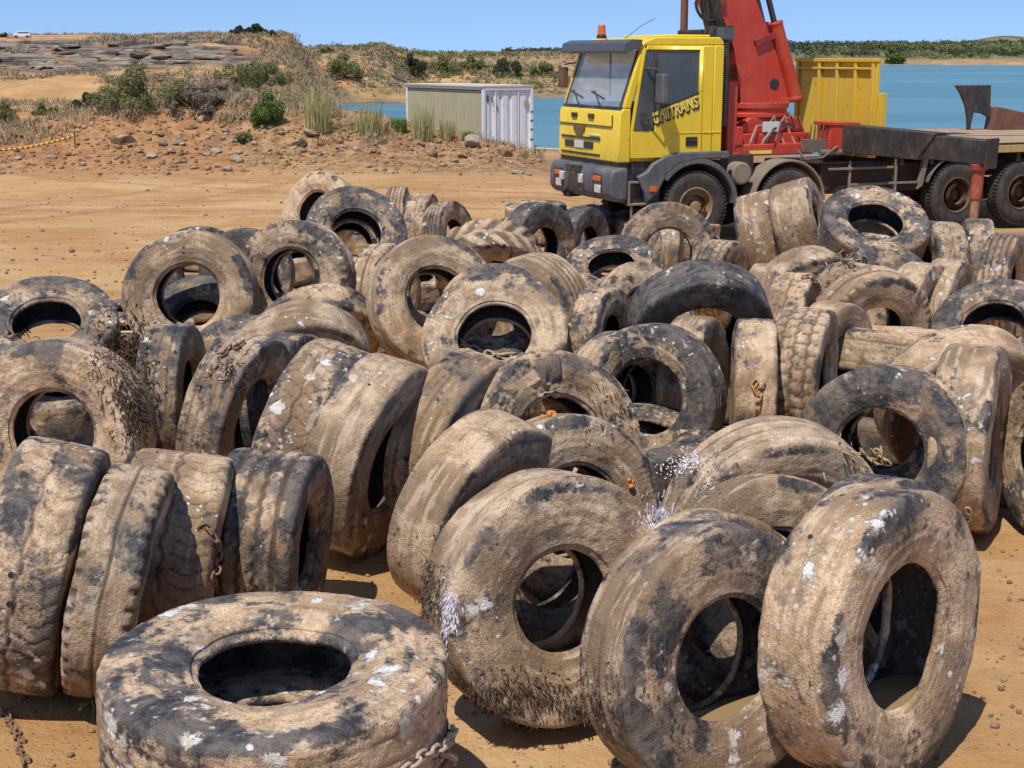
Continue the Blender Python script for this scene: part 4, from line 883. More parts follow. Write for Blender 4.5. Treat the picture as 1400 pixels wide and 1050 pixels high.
B=[(366,168,44,50,'g','rounded bright green bush alone on top of the dirt bank'),
(200,150,150,62,'o','broad olive bush, the largest on the broken slope at the left'),
(262,150,90,36,'y','grey dried-out bush spreading right of the broad olive one'),
(345,118,110,40,'o','low olive bush below the quarry face, above the bright green bush'),
(128,150,58,24,'d','dark shrub sprawling left of the broad olive bush'),
(62,158,46,18,'o','small olive bush on the slope near the left border'),
(8,168,34,32,'o','olive bush cut by the left border, behind the tape'),
(300,130,60,20,'y','dry greyish bush above the grey dried-out one'),
(468,108,56,36,'o','olive bush beside the orange knob at the end of the plateau'),
(560,98,44,24,'d','dark bush on the far bank above the beige container roof'),
(604,100,52,26,'o','olive bush right of the dark one on the far bank'),
(646,96,40,20,'o','small olive bush midway along the far bank'),
(691,104,36,30,'d','dark green bush nearest the cab on the far bank'),
(750,104,46,24,'o','olive bush just left of the yellow cab'),
(325,49,20,15,'d','dark round bush on the plateau skyline, left of three'),
(350,48,28,15,'d','dark wide bush on the plateau skyline, middle of three'),
(371,50,14,9,'d','small dark bush on the plateau skyline, right of three'),
(6,51,12,6,'d','tiny dark bush on the skyline at the left border'),
(448,72,22,8,'o','flat scrubby bush capping the orange knob'),
(330,196,26,18,'o','small weedy bush on the face of the dirt bank'),
(412,200,18,10,'y','tiny dry bush near the foot of the dirt bank')]
for i,b in enumerate(B): bush(*b,300+i)
def tuft(px,py,wp,hp,mat,label,seed,n=260):
    p=ghit(px,py)
    if p is None: print('no ground',label); return
    k=p.y/2000; o=link('grass_tuft',grass_mesh('grass_tuft',seed,wp*k,hp*k,n,mat,max(.008,.55*k)),None,(p.x,p.y,p.z-.03)); tag(o,label,'grass tuft')
tuft(436,178,50,62,LYG,'tall pale reed tuft right of the bright green bush',501,240)
tuft(505,180,58,44,LYG,'yellow green grass tuft in front of the inlet, left of the container',502,200)
tuft(578,190,42,50,LYG,'tall grass tuft growing in front of the beige container side',503,170)
tuft(612,190,30,30,LYG,'shorter grass tuft near the container corner',504,220)
tuft(545,178,32,22,LGREEN,'low green weed tuft between reeds and container',505,260)
tuft(640,192,24,16,LGREEN,'small green weed tuft at the white container end',506,200)
tuft(716,216,20,14,LYG,'small weed tuft on the rocks left of the bumper',507,120)
# uncountable dry grass and scrub: one object per stand
def scatter(name,n,region,accept,maker,mats,label,cat,seed):
    rg=np.random.default_rng(seed); VV=[];FF=[];base=0
    x0,x1,y0,y1=region
    U=rg.uniform(x0,x1,n*4); Y=y0*(y1/y0)**rg.uniform(0,1,n*4); X=(U-700)/2000*Y; Z=terrain(X,Y); ok=accept(U,X,Y,Z); idx=np.nonzero(ok)[0][:n]
    for i in idx:
        v,f=maker(rg,Y[i]); v=np.asarray(v)+np.array([X[i],Y[i],Z[i]-.03]); VV.append(v); FF.append(np.asarray(f)+base); base+=len(v)
    if not VV: return
    o=link(name,np_mesh(name,np.vstack(VV),np.vstack(FF),mats,False)); tag(o,label,cat,None,'stuff'); return o
def tuftlet(rg,Y):
    n=14; s=rg.uniform(.10,.36)*(1 if Y<90 else 1.4); V=[];F=[]; wd=max(.007,.00038*Y)
    for i in range(n):
        d=rg.uniform(0,6.28); l=s*rg.uniform(.2,.7); x,y=rg.normal(0,s*.35,2); b=len(V); h=s*rg.uniform(.5,1)
        q=rg.uniform(0,6.28); ex,ey=wd*math.cos(q),wd*math.sin(q)
        V+=[(x-ex,y-ey,0),(x+ex,y+ey,0),(x+math.cos(d)*l+ex*.2,y+math.sin(d)*l+ey*.2,h),(x+math.cos(d)*l-ex*.2,y+math.sin(d)*l-ey*.2,h)]; F.append((b,b+1,b+2,b+3))
    return V,F
def clumplet(rg,Y):
    s=rg.uniform(.28,.8)*(1+Y/420); nb=5
    cs=[(rg.normal(0,s*.5),rg.normal(0,s*.4),s*rg.uniform(.1,.45)) for _ in range(nb)]
    return blobs_leaves(rg,cs,[s*.32]*nb,110,max(.035,.00075*Y))
onb=lambda U,X,Y,Z:(fbm(X*.10,Y*.06,1,4,65)>-.12)&(U<735)&(Z>WATER+.35)&~((U<150)&(Y>66)&(Y<92))
scatter('dry_grass',3000,(-120,735,41,100),onb,tuftlet,LDRY,'straw coloured dry grass scattered over the broken slope','grass',71)
scatter('dry_grass',500,(-60,700,36,41),lambda U,X,Y,Z:(fbm(X*.3,Y*.3,4,3,77)>.05)&(Z>.55),tuftlet,LDRY,'sparse dry stalks along the crest of the dirt bank','grass',72)
scatter('scrub',190,(-100,560,43,98),lambda U,X,Y,Z:(fbm(X*.11,Y*.07,8,3,81)>.16)&(Z>.1)&~((U<150)&(Y>64)&(Y<94)),clumplet,LOLIVE,'low olive scrub patches over the slope below the quarry face','scrub',73)
scatter('scrub',170,(-100,560,46,98),lambda U,X,Y,Z:(fbm(X*.11,Y*.07,18,3,83)>.16)&(Z>.1)&~((U<150)&(Y>64)&(Y<94)),clumplet,LGREY,'grey dead scrub patches over the slope below the quarry face','scrub',74)
scatter('scrub',330,(440,960,152,205),lambda U,X,Y,Z:(fbm(X*.05,Y*.05,8,3,85)>-.12)&(Z>-.6),clumplet,LOLIVE,'olive scrub covering the bank across the inlet','scrub',75)
scatter('dry_grass',2600,(440,960,150,215),lambda U,X,Y,Z:(Z>-1.0),tuftlet,LDRY,'straw coloured grass on the bank across the inlet','grass',76)
scatter('dry_grass',2200,(-100,430,98,165),lambda U,X,Y,Z:(fbm(X*.2,Y*.1,2,3,87)>.0),tuftlet,LDRY,'dry grass along the plateau and the ledges of the quarry face','grass',78)
scatter('scrub',110,(360,560,108,160),lambda U,X,Y,Z:(Z>-.4),clumplet,LGREY,'grey and straw scrub on the slope at the end of the plateau','scrub',84)
scatter('dry_grass',700,(350,570,104,165),lambda U,X,Y,Z:(Z>-.9),tuftlet,LDRY,'dry grass on the slope at the end of the plateau','grass',86)
def treelet(rg,Y):
    s=rg.uniform(1.6,4.2)*(1 if Y<850 else 1.25)*(1 if Y>500 else .22); nb=6; cs=[(rg.normal(0,s*.55),rg.normal(0,s*.4),s*rg.uniform(.25,.85)) for _ in range(nb)]
    return blobs_leaves(rg,cs,[s*.33]*nb,46,.00075*Y)
scatter('far_wood',1500,(940,1560,735,1150),lambda U,X,Y,Z:(fbm(X*.012,Y*.012,3,3,91)>-.18-(.3*(Y>900))),treelet,LDARK,'dark low wood covering the far shore beyond the lagoon','wood',79)
scatter('far_wood',620,(1100,1560,700,900),lambda U,X,Y,Z:(fbm(X*.012,Y*.012,13,3,93)>-.02)&(Z>-.6),treelet,LOLIVE,'olive scrub above the sandy far shore','scrub',80)
scatter('far_wood',420,(600,950,212,300),lambda U,X,Y,Z:(U>690)&(Z>2.0),treelet,LDARK,'dark wood on the skyline left of the yellow cab','wood',82)
p=ghit(1222,87)
if p is not None:
    r=empty('shore_tree',p); tag(r,'lone rounded green tree at the far water\'s edge, right of the yellow headboard','tree')
    link('crown',bush_mesh('crown',611,8.5,8.5,1600,.7,LGREEN,12),r); mb=MB(); mb.cyl((0,0,-.3),(0,0,4.5),.35,.2,8); mb.build('trunk',BARK,r)
# ---------------------------------------------------------------- rocks
t=NT('ochre_stone'); c=t.coord(); n1=t.noise(c,2.2,8,.68); oi=t.n('ShaderNodeObjectInfo').outputs['Random']
k=t.mix(t.ramp(n1,.35,.65),(.17,.10,.055),(.42,.29,.17)); k=t.mix(t.math('MULTIPLY',t.ramp(oi,.55,.75),.6),k,(.40,.36,.30)); k=t.mix(t.math('MULTIPLY',t.ramp(t.noise(c,9,6,.7),.52,.68),.5),k,(.13,.075,.04))
STONE=t.fin(k,.9,t.bump(t.noise(c,7,8,.7),.7,.05),0,.2)
def rock_mesh(seed,sub=3):
    bm=bmesh.new(); bmesh.ops.create_icosphere(bm,subdivisions=sub,radius=.5); rg=np.random.default_rng(seed); co=np.array([v.co for v in bm.verts]); o=rg.uniform(0,40,3)
    for _ in range(7):
        d=rg.normal(size=3); d/=np.linalg.norm(d); lim=rg.uniform(.27,.43); q=co@d; co-=np.outer(np.maximum(0,q-lim)*.9,d)
    co*=(1+.16*fbm(co[:,0]*3+o[0],co[:,1]*3+o[1],co[:,2]*3+o[2],4,seed))[:,None]; co*=np.array([1.15,.9,.78])
    for v,c_ in zip(bm.verts,co): v.co=c_
    me=bpy.data.meshes.new('rock'); bm.to_mesh(me); bm.free(); me.materials.append(STONE); return me
RM=[rock_mesh(900+i) for i in range(9)]
def rock(px,py,wp,label,i,group=None,tall=1.0):
    p=ghit(px,py)
    if p is None: return
    k=p.y/2000; o=link('rock',RM[i%9],None,(p.x,p.y,p.z+.14*wp*k*tall)); o.rotation_euler=(random.uniform(-.3,.3),random.uniform(-.3,.3),random.uniform(0,6.28)); s=wp*k; o.scale=(s,s,s*tall)
    tag(o,label,'rock',group)
for i,(a,b,c_,l,tl) in enumerate([(168,196,30,'big orange-topped boulder on the left of the dirt bank',1.15),(646,200,30,'brown boulder below the white container end',1.0),(690,212,24,'pale boulder at the right foot of the dirt bank',1.1),(590,212,20,'tan rock on the bank below the container\'s beige side',1),(424,184,26,'flat tan slab on the bank crest right of the green bush',.5),(278,165,18,'pale rock on the crest above the bank\'s stony face',.9),(22,186,18,'pale rock at the left border near the tape',.9),(246,222,14,'grey rock at the foot of the dirt bank',.8),(708,238,16,'tan rock at the yard\'s edge left of the truck bumper',.8),(632,214,16,'ochre rock beside the brown boulder',.9),(742,208,10,'small rock by the water in front of the truck',.8),(724,209,12,'dark stone at the container\'s right foot',.7)]): rock(a,b,c_,l,i,None,tl)
rr=random.Random(5); cnt=0
while cnt<280:
    px_,py_=rr.uniform(0,742),rr.gauss(205,20)
    if not 172<py_<246: continue
    rock(px_,py_,rr.choice([3,4,4,5,5,6,7,8,10,13])*(1.25 if 200<px_<330 else 1),'small tan rock lying on the stony face of the dirt bank',cnt,'rocks on the dirt bank',rr.uniform(.6,1)); cnt+=1
# dirt clods that make up the bank (uncountable), and slabs of the quarry face
CLOD=EARTH
rg=np.random.default_rng(78); VV=[];FF=[];b0=0
pm0=[rock_mesh(970+i,1) for i in range(5)]; QV=[np.array([v.co for v in m_.vertices]) for m_ in pm0]; QF=[np.array([tuple(p_.vertices) for p_ in m_.polygons]) for m_ in pm0]
CU=rg.uniform(-40,745,5200); CY=rg.normal(38.2,2.3,5200); CX=(CU-700)/2000*CY; CZ=terrain(CX,CY)
for i in range(3600):
    if CZ[i]<.06 or CY[i]<34: continue
    s=float(np.clip(rg.lognormal(-2.75,.5),.03,.24)); j=i%5; a=rg.uniform(0,6.28); R2=np.array([[math.cos(a),-math.sin(a),0],[math.sin(a),math.cos(a),0],[0,0,1]])
    VV.append((QV[j]@R2.T)*s+np.array([CX[i],CY[i],CZ[i]+.1*s])); FF.append(QF[j]+b0); b0+=len(QV[j])
t=NT('clod_earth'); c=t.coord(); n1=t.noise(c,1.1,7,.7); k=t.mix(t.ramp(n1,.38,.62),(.21,.11,.05),(.43,.27,.145)); CLOD=t.fin(k,.95,t.bump(t.noise(c,14,6,.7),.6,.04),0,.15)
o=link('dirt_clods',np_mesh('dirt_clods',np.vstack(VV),np.vstack(FF),CLOD)); tag(o,'brown dirt clods and rubble covering the face of the bank','rubble',None,'stuff')
t=NT('ledge_stone'); c=t.n('ShaderNodeNewGeometry').outputs['Position']; st=t.noise(t.mapv(c,(.3,.3,5)),1.4,8,.7,.5); k=t.mix(t.ramp(st,.38,.62),(.05,.040,.031),(.33,.255,.18)); k=t.mix(t.math('MULTIPLY',t.ramp(t.noise(c,.8,5,.6),.52,.68),.5),k,(.30,.18,.095)); LEDGE=t.fin(k,.9,t.bump(st,.9,.12),0,.2)
LM=[]
for i in range(6):
    m_=rock_mesh(990+i,4); m_.materials.clear(); m_.materials.append(LEDGE); LM.append(m_)
rq=random.Random(9)
for i in range(95):
    u_=rq.uniform(-30,350); y_=rq.choice([100.8,102,103.3,104.5,105.6,106.8])+rq.uniform(-.5,.5); x_=(u_-700)/2000*y_; z_=float(terrain(np.array([x_]),np.array([y_]))[0])
    o=link('rock_ledge',LM[i%6],None,(x_,y_,z_+rq.uniform(-.22,.06))); l_=rq.uniform(.7,2.1); o.scale=(l_,rq.uniform(.7,1.5),rq.uniform(.35,.95)); o.rotation_euler=(rq.uniform(-.3,.3),rq.uniform(-.14,.14),rq.uniform(-.6,.6)); tag(o,'dark layered rock slab in the quarry face at the upper left','rock ledge','rock slabs of the quarry face')
# loose stones in the yard (uncountable)
rg=np.random.default_rng(77); VV=[];FF=[];b0=0
pm=[rock_mesh(950+i,1) for i in range(5)]
PMV=[np.array([v.co for v in m_.vertices]) for m_ in pm]; PMF=[np.array([tuple(p_.vertices) for p_ in m_.polygons]) for m_ in pm]
GY=5.0*(36/5.0)**rg.uniform(0,1,7600); GX=(rg.uniform(-60,1460,7600)-700)/2000*GY; GZ=terrain(GX,GY)
for i in range(7600):
    X,Y=GX[i],GY[i]; s=float(np.clip(rg.lognormal(-4.35,.62),.005,.075))
    if Y>14: s*=1.5
    j=i%5; a=rg.uniform(0,6.28); R2=np.array([[math.cos(a),-math.sin(a),0],[math.sin(a),math.cos(a),0],[0,0,1]])
    VV.append((PMV[j]@R2.T)*s+np.array([X,Y,GZ[i]+.18*s])); FF.append(PMF[j]+b0); b0+=len(PMV[j])
gv=link('gravel',np_mesh('gravel',np.vstack(VV),np.vstack(FF),STONE)); tag(gv,'loose ochre gravel and pebbles strewn over the dirt yard','gravel',None,'stuff')
# ---------------------------------------------------------------- shipping container
CW=paint('container_white',(.74,.75,.76),.5,.42,(.42,.32,.22),.24,1.6); CB=paint('container_beige',(.40,.36,.22),.7,.4,(.36,.29,.18),.05,1.2); CDK=paint('container_dark',(.10,.085,.06),.7,.3)
th=R_(33); cont=empty('shipping_container',(-1.15,59.0,-1.05),(0,0,th)); tag(cont,'beige-sided shipping container with white corrugated end, standing by the inlet','container')
L_,W_,H_=6.3,2.4,2.62       # local x: along the white end, local y: away along the side
mb=MB()
for x in (0,W_-.12):
    for y in (0,L_-.12): mb.box((x,y,0),(x+.12,y+.12,H_))
mb.box((.12,.0,0),(W_-.12,.10,.13)); mb.box((.12,0,H_-.12),(W_-.12,.1,H_)); mb.box((0,.12,0),(.1,L_-.12,.14)); mb.box((0,.12,H_-.10),(.10,L_-.12,H_)); mb.box((W_-.1,.12,0),(W_,L_-.12,.14)); mb.box((W_-.1,.12,H_-.1),(W_,L_-.12,H_))
mb.build('corner_frame',CW,cont,.01)
pts=[]
n=5; pw=(W_-.24)/n
for i in range(n):
    x=.12+i*pw; pts+=[(x,.06),(x+pw*.52,.06),(x+pw*.64,.10),(x+pw*.90,.10)]
pts.append((W_-.12,.06)); pts+=[(W_-.12,.13),(.12,.13)]
mb=MB(); mb.prism(pts,'z',.13,H_-.12); ew=mb.build('end_wall',CW,cont,0)
for x in (.62,1.70):
    mb=MB(); mb.cyl((x,.035,.18),(x,.035,H_-.16),.022,None,10); mb.build('lock_rod',CW,ew,0)
for (x,z,w_,h_) in ((.20,2.08,.10,.22),(.42,2.02,.07,.18),(.62,1.72,.08,.2),(1.98,1.85,.22,.26)):
    mb=MB(); mb.box((x,.026,z),(x+w_,.040,z+h_)); mb.build('stencil_patch',CDK if x<1.5 else CB,ew,0)
for z in (.5,.9,1.25,1.6):
    mb=MB(); mb.box((W_-.135,-.012,z),(W_-.02,.02,z+.06)); mb.build('hinge',CDK,ew,0)
for x,nm in ((0.03,'side_wall'),(W_-.09,'side_wall')):
    mb=MB(); q=[]
    for i in range(20):
        y=.12+i*(L_-.24)/20; q+=[(x,y),(x+.0,y+.16),(x+.007,y+.20),(x+.007,y+.27)]
    q=[(a,b) for a,b in q]; mb.prism(q+[(x,L_-.12),(x+.06,L_-.12),(x+.06,.12)],'z',.14,H_-.22); mb.build(nm,CB,cont,0)
mb=MB(); mb.box((.02,.13,H_-.22),(.06,L_-.13,H_-.10)); mb.build('roof_gap',CDK,cont,0)
mb=MB(); mb.box((-.05,-.02,H_+.003),(W_+.03,L_,H_+.07)); mb.build('roof',paint('container_roof',(.55,.50,.38),.7,.5),cont,.01)
# ---------------------------------------------------------------- barrier tape, rope, distant van
YT=None
t=NT('striped_tape'); c=t.coord(); sp_=t.n('ShaderNodeSeparateXYZ'); t.l(c,sp_.inputs[0]); st_=t.math('GREATER_THAN',t.math('FRACT',t.math('MULTIPLY',sp_.outputs[0],9.0)),.62)
YT=t.fin(t.mix(st_,(.72,.40,.05),(.16,.08,.04)),.6)
pa,pb=ghit(-40,226),ghit(104,199)
def sag(a,b,n,z0,z1,s): return [a.lerp(b,i/n)+Vector((0,0,z0+(z1-z0)*i/n-s*math.sin(math.pi*i/n))) for i in range(n+1)]
mb=MB(); pts=sag(pa,pb,30,.35,.25,.12)
bm=mb.bm; pr=None
for q in pts:
    a_,b_=bm.verts.new(q+Vector((0,0,.03))),bm.verts.new(q-Vector((0,.012,.03)))
    if pr: bm.faces.new((pr[0],a_,b_,pr[1]))
    pr=(a_,b_)
o=mb.build('barrier_tape',YT,None,0); so_=o.modifiers.new('thick','SOLIDIFY'); so_.thickness=.006; tag(o,'orange and black striped barrier tape sagging in front of the bank at the left border','barrier tape')
pe=ghit(103,203)
mb=MB(); mb.cyl((pe.x,pe.y,pe.z-.1),(pe.x,pe.y,pe.z+.42),.02,None,8); o=mb.build('tape_stake',BARK,None,0); tag(o,'thin brown stake holding the end of the striped tape','stake')
q0=ghit(728,206); q1=Vector((3.2,52,-.9))
if q0 is not None:
    mb=MB(); mb.tube(sag(Vector((.9,56,-.62)),Vector((4.2,54,-.55)),16,.0,0,.04),.035,6); o=mb.build('rope',paint('yellow_rope',(.70,.52,.10),.6,.1),None,0); tag(o,'yellow rope stretched low above the shore between container and truck','rope')
    for x,y in ((.9,56),(4.2,54)):
        mb=MB(); zz=float(terrain(np.array([x]),np.array([float(y)]))[0]); mb.cyl((x,y,zz-.1),(x,y,-.5),.03,None,8); o=mb.build('rope_stake',BARK,None,0); tag(o,'thin stake holding the yellow rope at the shore, '+('near the container' if x<2 else 'beside the truck nose'),'stake')
pv=ghit(25,52.5)
if pv is not None:
    van=empty('parked_van',(pv.x,pv.y+1,pv.z),(0,0,.15)); van.scale=(.5,.5,.42); tag(van,'white vehicle parked far off on the plateau at the upper left','van')
    mb=MB(); mb.prism([(-1.3,.35),(-1.3,.85),(-.8,.95),(-.5,1.3),(1.2,1.3),(1.35,.9),(1.35,.35)],'y',-.7,.7); mb.build('body',CW,van,.05)
    mb=MB(); mb.prism([(-.72,.97),(-.48,1.22),(1.1,1.22),(1.18,.97)],'y',-.712,.712); mb.build('window_band',VIS,van,0)
    for x in (-.85,.9):
        mb=MB(); mb.cyl((x,-.72,.3),(x,-.5,.3),.3,None,16); mb.build('wheel',TYB,van,0)
# ---------------------------------------------------------------- chains, growth, torn strips, puddles
bpy.context.view_layer.update()
RUST=paint('rusty_chain',(.20,.105,.055),.8,.6,(.40,.30,.20),.4,30); RUSTL=paint('pale_rust_chain',(.42,.33,.24),.85,.6,(.5,.38,.26),.2,30)
WEED=leafmat('brown_weed',(.055,.035,.020),(.15,.092,.052)); MUDC=RUB
SPON=leafmat('violet_sponge',(.36,.30,.38),(.78,.74,.80)); SPOW=leafmat('white_sponge',(.60,.56,.58),(.85,.83,.84)); ORS=paint('orange_sponge',(.52,.20,.04),.7,.2,(.3,.15,.05),0,20)
def keep(o,parent):
    o.parent=parent; o.matrix_parent_inverse=parent.matrix_world.inverted(); return o
def surf(px,py):
    loc,nor,ob=hit(px,py)
    if ob is None: return None
    return loc,nor,ob
def chain(pxs,link_px,label,mat=RUST,jit=.25):
    P_=[]
    for i in range(len(pxs)-1):
        (a,b),(c_,d)=pxs[i],pxs[i+1]; n=max(2,int(math.hypot(c_-a,d-b)/2))
        for k_ in range(n): P_.append((a+(c_-a)*k_/n,b+(d-b)*k_/n))
    pts=[]
    for (x,y) in P_:
        s_=surf(x,y)
        if s_ is None: continue
        loc,nor,ob=s_
        if pts and (loc-pts[-1][0]).length>.35: continue
        if pts:
            g_=(loc-pts[-1][0]).length; n_=int(g_/.012); a0,b0=pts[-1]
            for q_ in range(1,n_): pts.append((a0.lerp(loc,q_/n_),b0.lerp(nor,q_/n_).normalized()))
        pts.append((loc,nor))
    if len(pts)<3: print('chain short',label); return
    dist=pts[0][0].y; ll=link_px*dist/2000
    mb=MB(); acc=0; last=pts[0][0]; i_=0; r=ll*.13
    def addlink(p,t,n,flip):
        t=t.normalized(); n=(n-t*n.dot(t)).normalized(); s=t.cross(n)
        if flip: n,s=s,n
        q=[]
        for k_ in range(14):
            a=2*math.pi*k_/14; ca,sa=math.cos(a),math.sin(a); q.append(p+t*(ca*ll*.30+math.copysign(ll*.24,ca)*min(1,abs(ca)*3))+s*(sa*ll*.30))
        mb.tube(q,r,6,True)
    for j in range(1,len(pts)):
        acc+=(pts[j][0]-last).length; last=pts[j][0]
        if acc>ll*.78:
            acc=0; t_=(pts[j][0]-pts[max(0,j-3)][0])
            if t_.length<1e-4: continue
            jv=Vector((random.uniform(-1,1),random.uniform(-1,1),random.uniform(0,1)))*ll*jit
            addlink(pts[j][0]+pts[j][1]*(ll*.22)+jv,t_,pts[j][1],i_%2==1); i_+=1
    o=mb.build('rusty_chain',mat,None,0); tag(o,label,'chain')
chain([(266,728),(279,722),(290,735),(297,752),(294,772),(288,790),(290,806)],14,'rusty chain snippet hanging on the wide muddy tyre, front left',RUST)
chain([(630,470),(648,478),(668,486),(690,488),(712,486),(724,492),(700,498),(684,497)],13,'tangled tan chain lying across the tyres in the centre',RUSTL)
chain([(1036,518),(1030,528),(1034,540),(1042,528),(1038,545),(1037,562),(1040,580)],11,'short orange-rusted chain with a hook on an upright tyre, right of centre',paint('orange_rust',(.42,.20,.06),.85,.5,(.5,.36,.2),.3,30))
chain([(540,1062),(566,1040),(590,1026),(606,1014),(615,1000),(604,1030),(618,1042)],24,'pale crusted chain beside the flat front tyre, bottom centre left',RUSTL,.15)
chain([(1190,612),(1200,622),(1212,632),(1226,640)],12,'knotted pale chain at the edge of the white-speckled sidewall tyre',RUSTL)
chain([(1322,690),(1326,702),(1322,712),(1330,706)],12,'small chain end at the foot of the broad brown tyre, right',RUSTL)
chain([(1092,382),(1104,380),(1114,388),(1120,400)],9,'little chain knot on top of an upright tyre, right back',RUST)
chain([(0,968),(12,985),(22,1005),(30,1030),(36,1048)],14,'dark chain trailing on the dirt at the lower left corner',RUST)
chain([(300,492),(318,478),(330,470)],12,'chain bit caught in the torn tyre, left',RUST)
chain([(1135,352),(1150,357),(1165,362),(1178,370)],9,'rusty chain and rope ends in front of the big grey tyre',RUST)
def strands(name,region,n,length,rad,mat,down=.7,curl=.5,seed=0,label=None,own=None,nf=.6):
    """strands rooted on the surface seen inside a pixel region; they belong to the tyre they grow on"""
    rg=random.Random(seed); by={}
    for i in range(n):
        x0,y0,x1,y1=region; gx,gy=rg.gauss(0,.30),rg.gauss(0,.30); s_=surf((x0+x1)/2+(x1-x0)*gx,(y0+y1)/2+(y1-y0)*(gy+.35*math.sin(gx*9+seed)*.3))
        if s_ is None or not s_[2].name.startswith('tyre'): continue
        loc,nor,ob=s_
        if own is not None and ob!=own: continue
        mb=by.setdefault(ob.name,MB()); k_=loc.y/2000; L=length*k_*rg.uniform(.4,1.2); r=rad*k_*rg.uniform(.6,1.3)
        d=nor*nf+Vector((rg.uniform(-1,1),rg.uniform(-1,1),rg.uniform(-1,1)))*curl; p=loc-nor*r; pts=[p.copy()]
        for j in range(4):
            d=(d+Vector((0,0,-down*.5))+Vector((rg.uniform(-1,1),rg.uniform(-1,1),rg.uniform(-1,1)))*curl*.6).normalized(); p=p+d*L/4
            if p.z<.02: p.z=.02
            pts.append(p.copy())
        mb.tube(pts,[r,r,r*.8,r*.6,r*.3],4)
    for nm,mb in by.items():
        o=mb.build(name,mat,None,0); keep(o,bpy.data.objects[nm])
        o['kind']='stuff'
        if label: o['label']=label
strands('weed_growth',(128,438,205,520),800,12,1.0,WEED,.7,1.5,1,'matted brown weed')
strands('weed_growth',(160,500,212,600),1000,12,1.0,WEED,.9,1.4,2)
strands('weed_growth',(5,452,60,466),40,14,1.4,WEED,.4,.9,3)
strands('weed_growth',(575,770,604,850),420,12,1.0,WEED,1.0,1.2,4)
strands('weed_growth',(615,925,830,985),700,12,1.3,WEED,.9,.8,5,'hanging mud and weed')
strands('weed_growth',(800,505,885,600),160,9,.9,WEED,.7,.8,6)
strands('torn_cord',(285,478,345,520),90,18,1.0,WEED,.4,.9,7)
strands('rope_strand',(1150,612,1222,650),46,22,1.6,LDRY,.3,.8,8)
strands('sponge_growth',(600,796,624,868),700,9,1.5,SPON,1.0,.35,9,'violet and white sponge crust',None,.12)
strands('sponge_growth',(884,688,920,728),900,11,1.5,SPON,1.2,.35,10,'violet and white sponge crust',None,.12)
strands('sponge_growth',(912,612,978,648),900,5,1.5,SPOW,.6,.6,11,None,None,.1)
strands('sponge_growth',(948,655,985,690),220,6,1.2,LGREY,.2,.9,12)
strands('twig_growth',(1140,345,1180,372),40,14,1.2,LDRY,.2,.9,13)
def lump(px,py,rp,mat,name,seed,flat=.6):
    s_=surf(px,py)
    if s_ is None or not s_[2].name.startswith('tyre'): return
    loc,nor,ob=s_; k_=loc.y/2000; rg=random.Random(seed); bm=bmesh.new()
    for i in range(4):
        q=loc+Vector((rg.uniform(-1,1),rg.uniform(-1,1),rg.uniform(-1,1)))*rp*k_*.6; bmesh.ops.create_icosphere(bm,subdivisions=2,radius=rp*k_*rg.uniform(.4,.7),matrix=Matrix.Translation(q))
    for v in bm.verts: v.co+=Vector((rg.uniform(-1,1),rg.uniform(-1,1),rg.uniform(-1,1)))*rp*k_*.10
    me=bpy.data.meshes.new(name); bm.to_mesh(me); bm.free(); me.materials.append(mat); keep(link(name,me),ob)
lump(756,568,9,ORS,'orange_sponge',1); lump(742,572,6,ORS,'orange_sponge',2); lump(862,660,7,ORS,'orange_sponge',3)
# drilled holes in treads
for (x,y,r_) in ((15,786,4.5),(13,826,4.5),(1108,734,4),(505,526,2.5)):
    s_=surf(x,y)
    if s_ and s_[2].name.startswith('tyre'):
        loc,nor,ob=s_; rr_=r_*loc.y/2000; mb=MB(); mb.cyl(loc-nor*.03,loc+nor*.003,rr_,None,14); keep(mb.build('drill_hole',DIRT,None,0),ob)
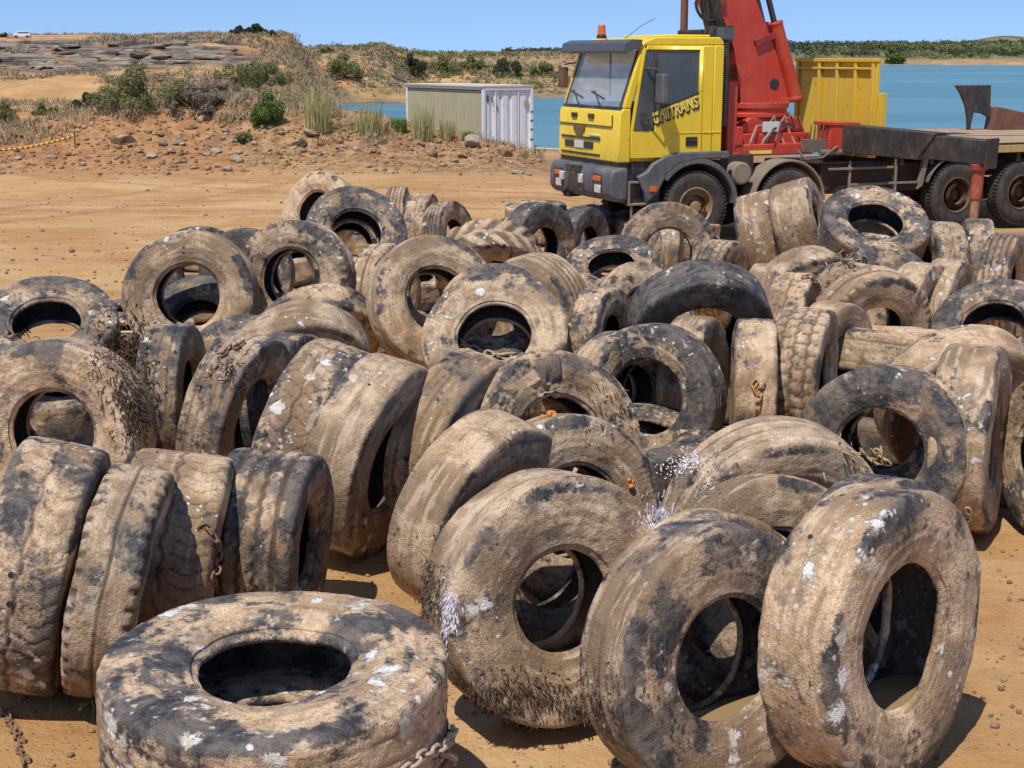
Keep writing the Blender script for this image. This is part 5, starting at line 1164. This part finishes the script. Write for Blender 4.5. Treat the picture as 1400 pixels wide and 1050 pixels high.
# standing water in the leaning tyres
t=NT('puddle_water'); PUD=t.fin((.30,.20,.10),.06,None,0,.5)
def puddle(idx,depth):
    o=TYO[idx]; M=o.matrix_world; D=M.to_scale().x; c_=M.translation; n=(M.to_3x3()@Vector((0,0,1))).normalized(); h=Vector((n.x,n.y,0)).normalized(); tt_=Vector((-h.y,h.x,0))
    # where the cavity lies at the chosen level
    W=WOV.get(idx,WR[TY[idx][8]])*D; el=math.asin(n.z); R_in=.44*D
    zc=-R_in*math.cos(el)+depth; down=zc/math.cos(el)
    half=math.sqrt(max(1e-4,R_in**2-down**2)); ctr=c_+Vector((0,0,zc))-h*(zc*math.tan(el)) if False else c_+Vector((0,0,zc))+h*(-zc*math.tan(el))*(-1 if False else 1)
    n_=36; V=[tuple(ctr)]; F=[]
    for i in range(n_):
        a=2*math.pi*i/n_; ca,sa=math.cos(a),math.sin(a); p=ctr+tt_*(half*math.copysign(abs(ca)**.6,ca))+h*(W*.40*math.copysign(abs(sa)**.6,sa)); V.append(tuple(p))
    for i in range(n_): F.append((0,1+i,1+(i+1)%n_))
    me=bpy.data.meshes.new('puddle'); me.from_pydata(V,[],F); me.materials.append(PUD); o2=link('puddle',me); tag(o2,kind='structure')
puddle(6,.165); puddle(7,.185); puddle(8,.185)
# seedling at the foot of the front left row
pq=ghit(126,985)
if pq is not None:
    r=empty('seedling',pq); tag(r,'small broad-leaved green seedling between the flat tyre and the left row','plant')
    mb=MB(); mb.tube([(0,0,-.02),(.01,0,.06),(.0,.01,.12)],.004,5); mb.build('stem',LGREEN,r)
    for i in range(5):
        a=i*1.3+.4; V=[];F=[]; l=.075
        for j in range(6):
            q=j/5; w_=.022*math.sin(math.pi*min(1,q*.95+.05)); z=.03+.02*i+.04*q-.05*q*q
            V+=[(math.cos(a)*l*q-math.sin(a)*w_,math.sin(a)*l*q+math.cos(a)*w_,z),(math.cos(a)*l*q,math.sin(a)*l*q,z-.004),(math.cos(a)*l*q+math.sin(a)*w_,math.sin(a)*l*q-math.cos(a)*w_,z)]
        for j in range(5):
            for k_ in (0,1): F.append((3*j+k_,3*j+k_+1,3*j+k_+4,3*j+k_+3))
        link('leaf',np_mesh('leaf',V,F,LGREEN,True),r)
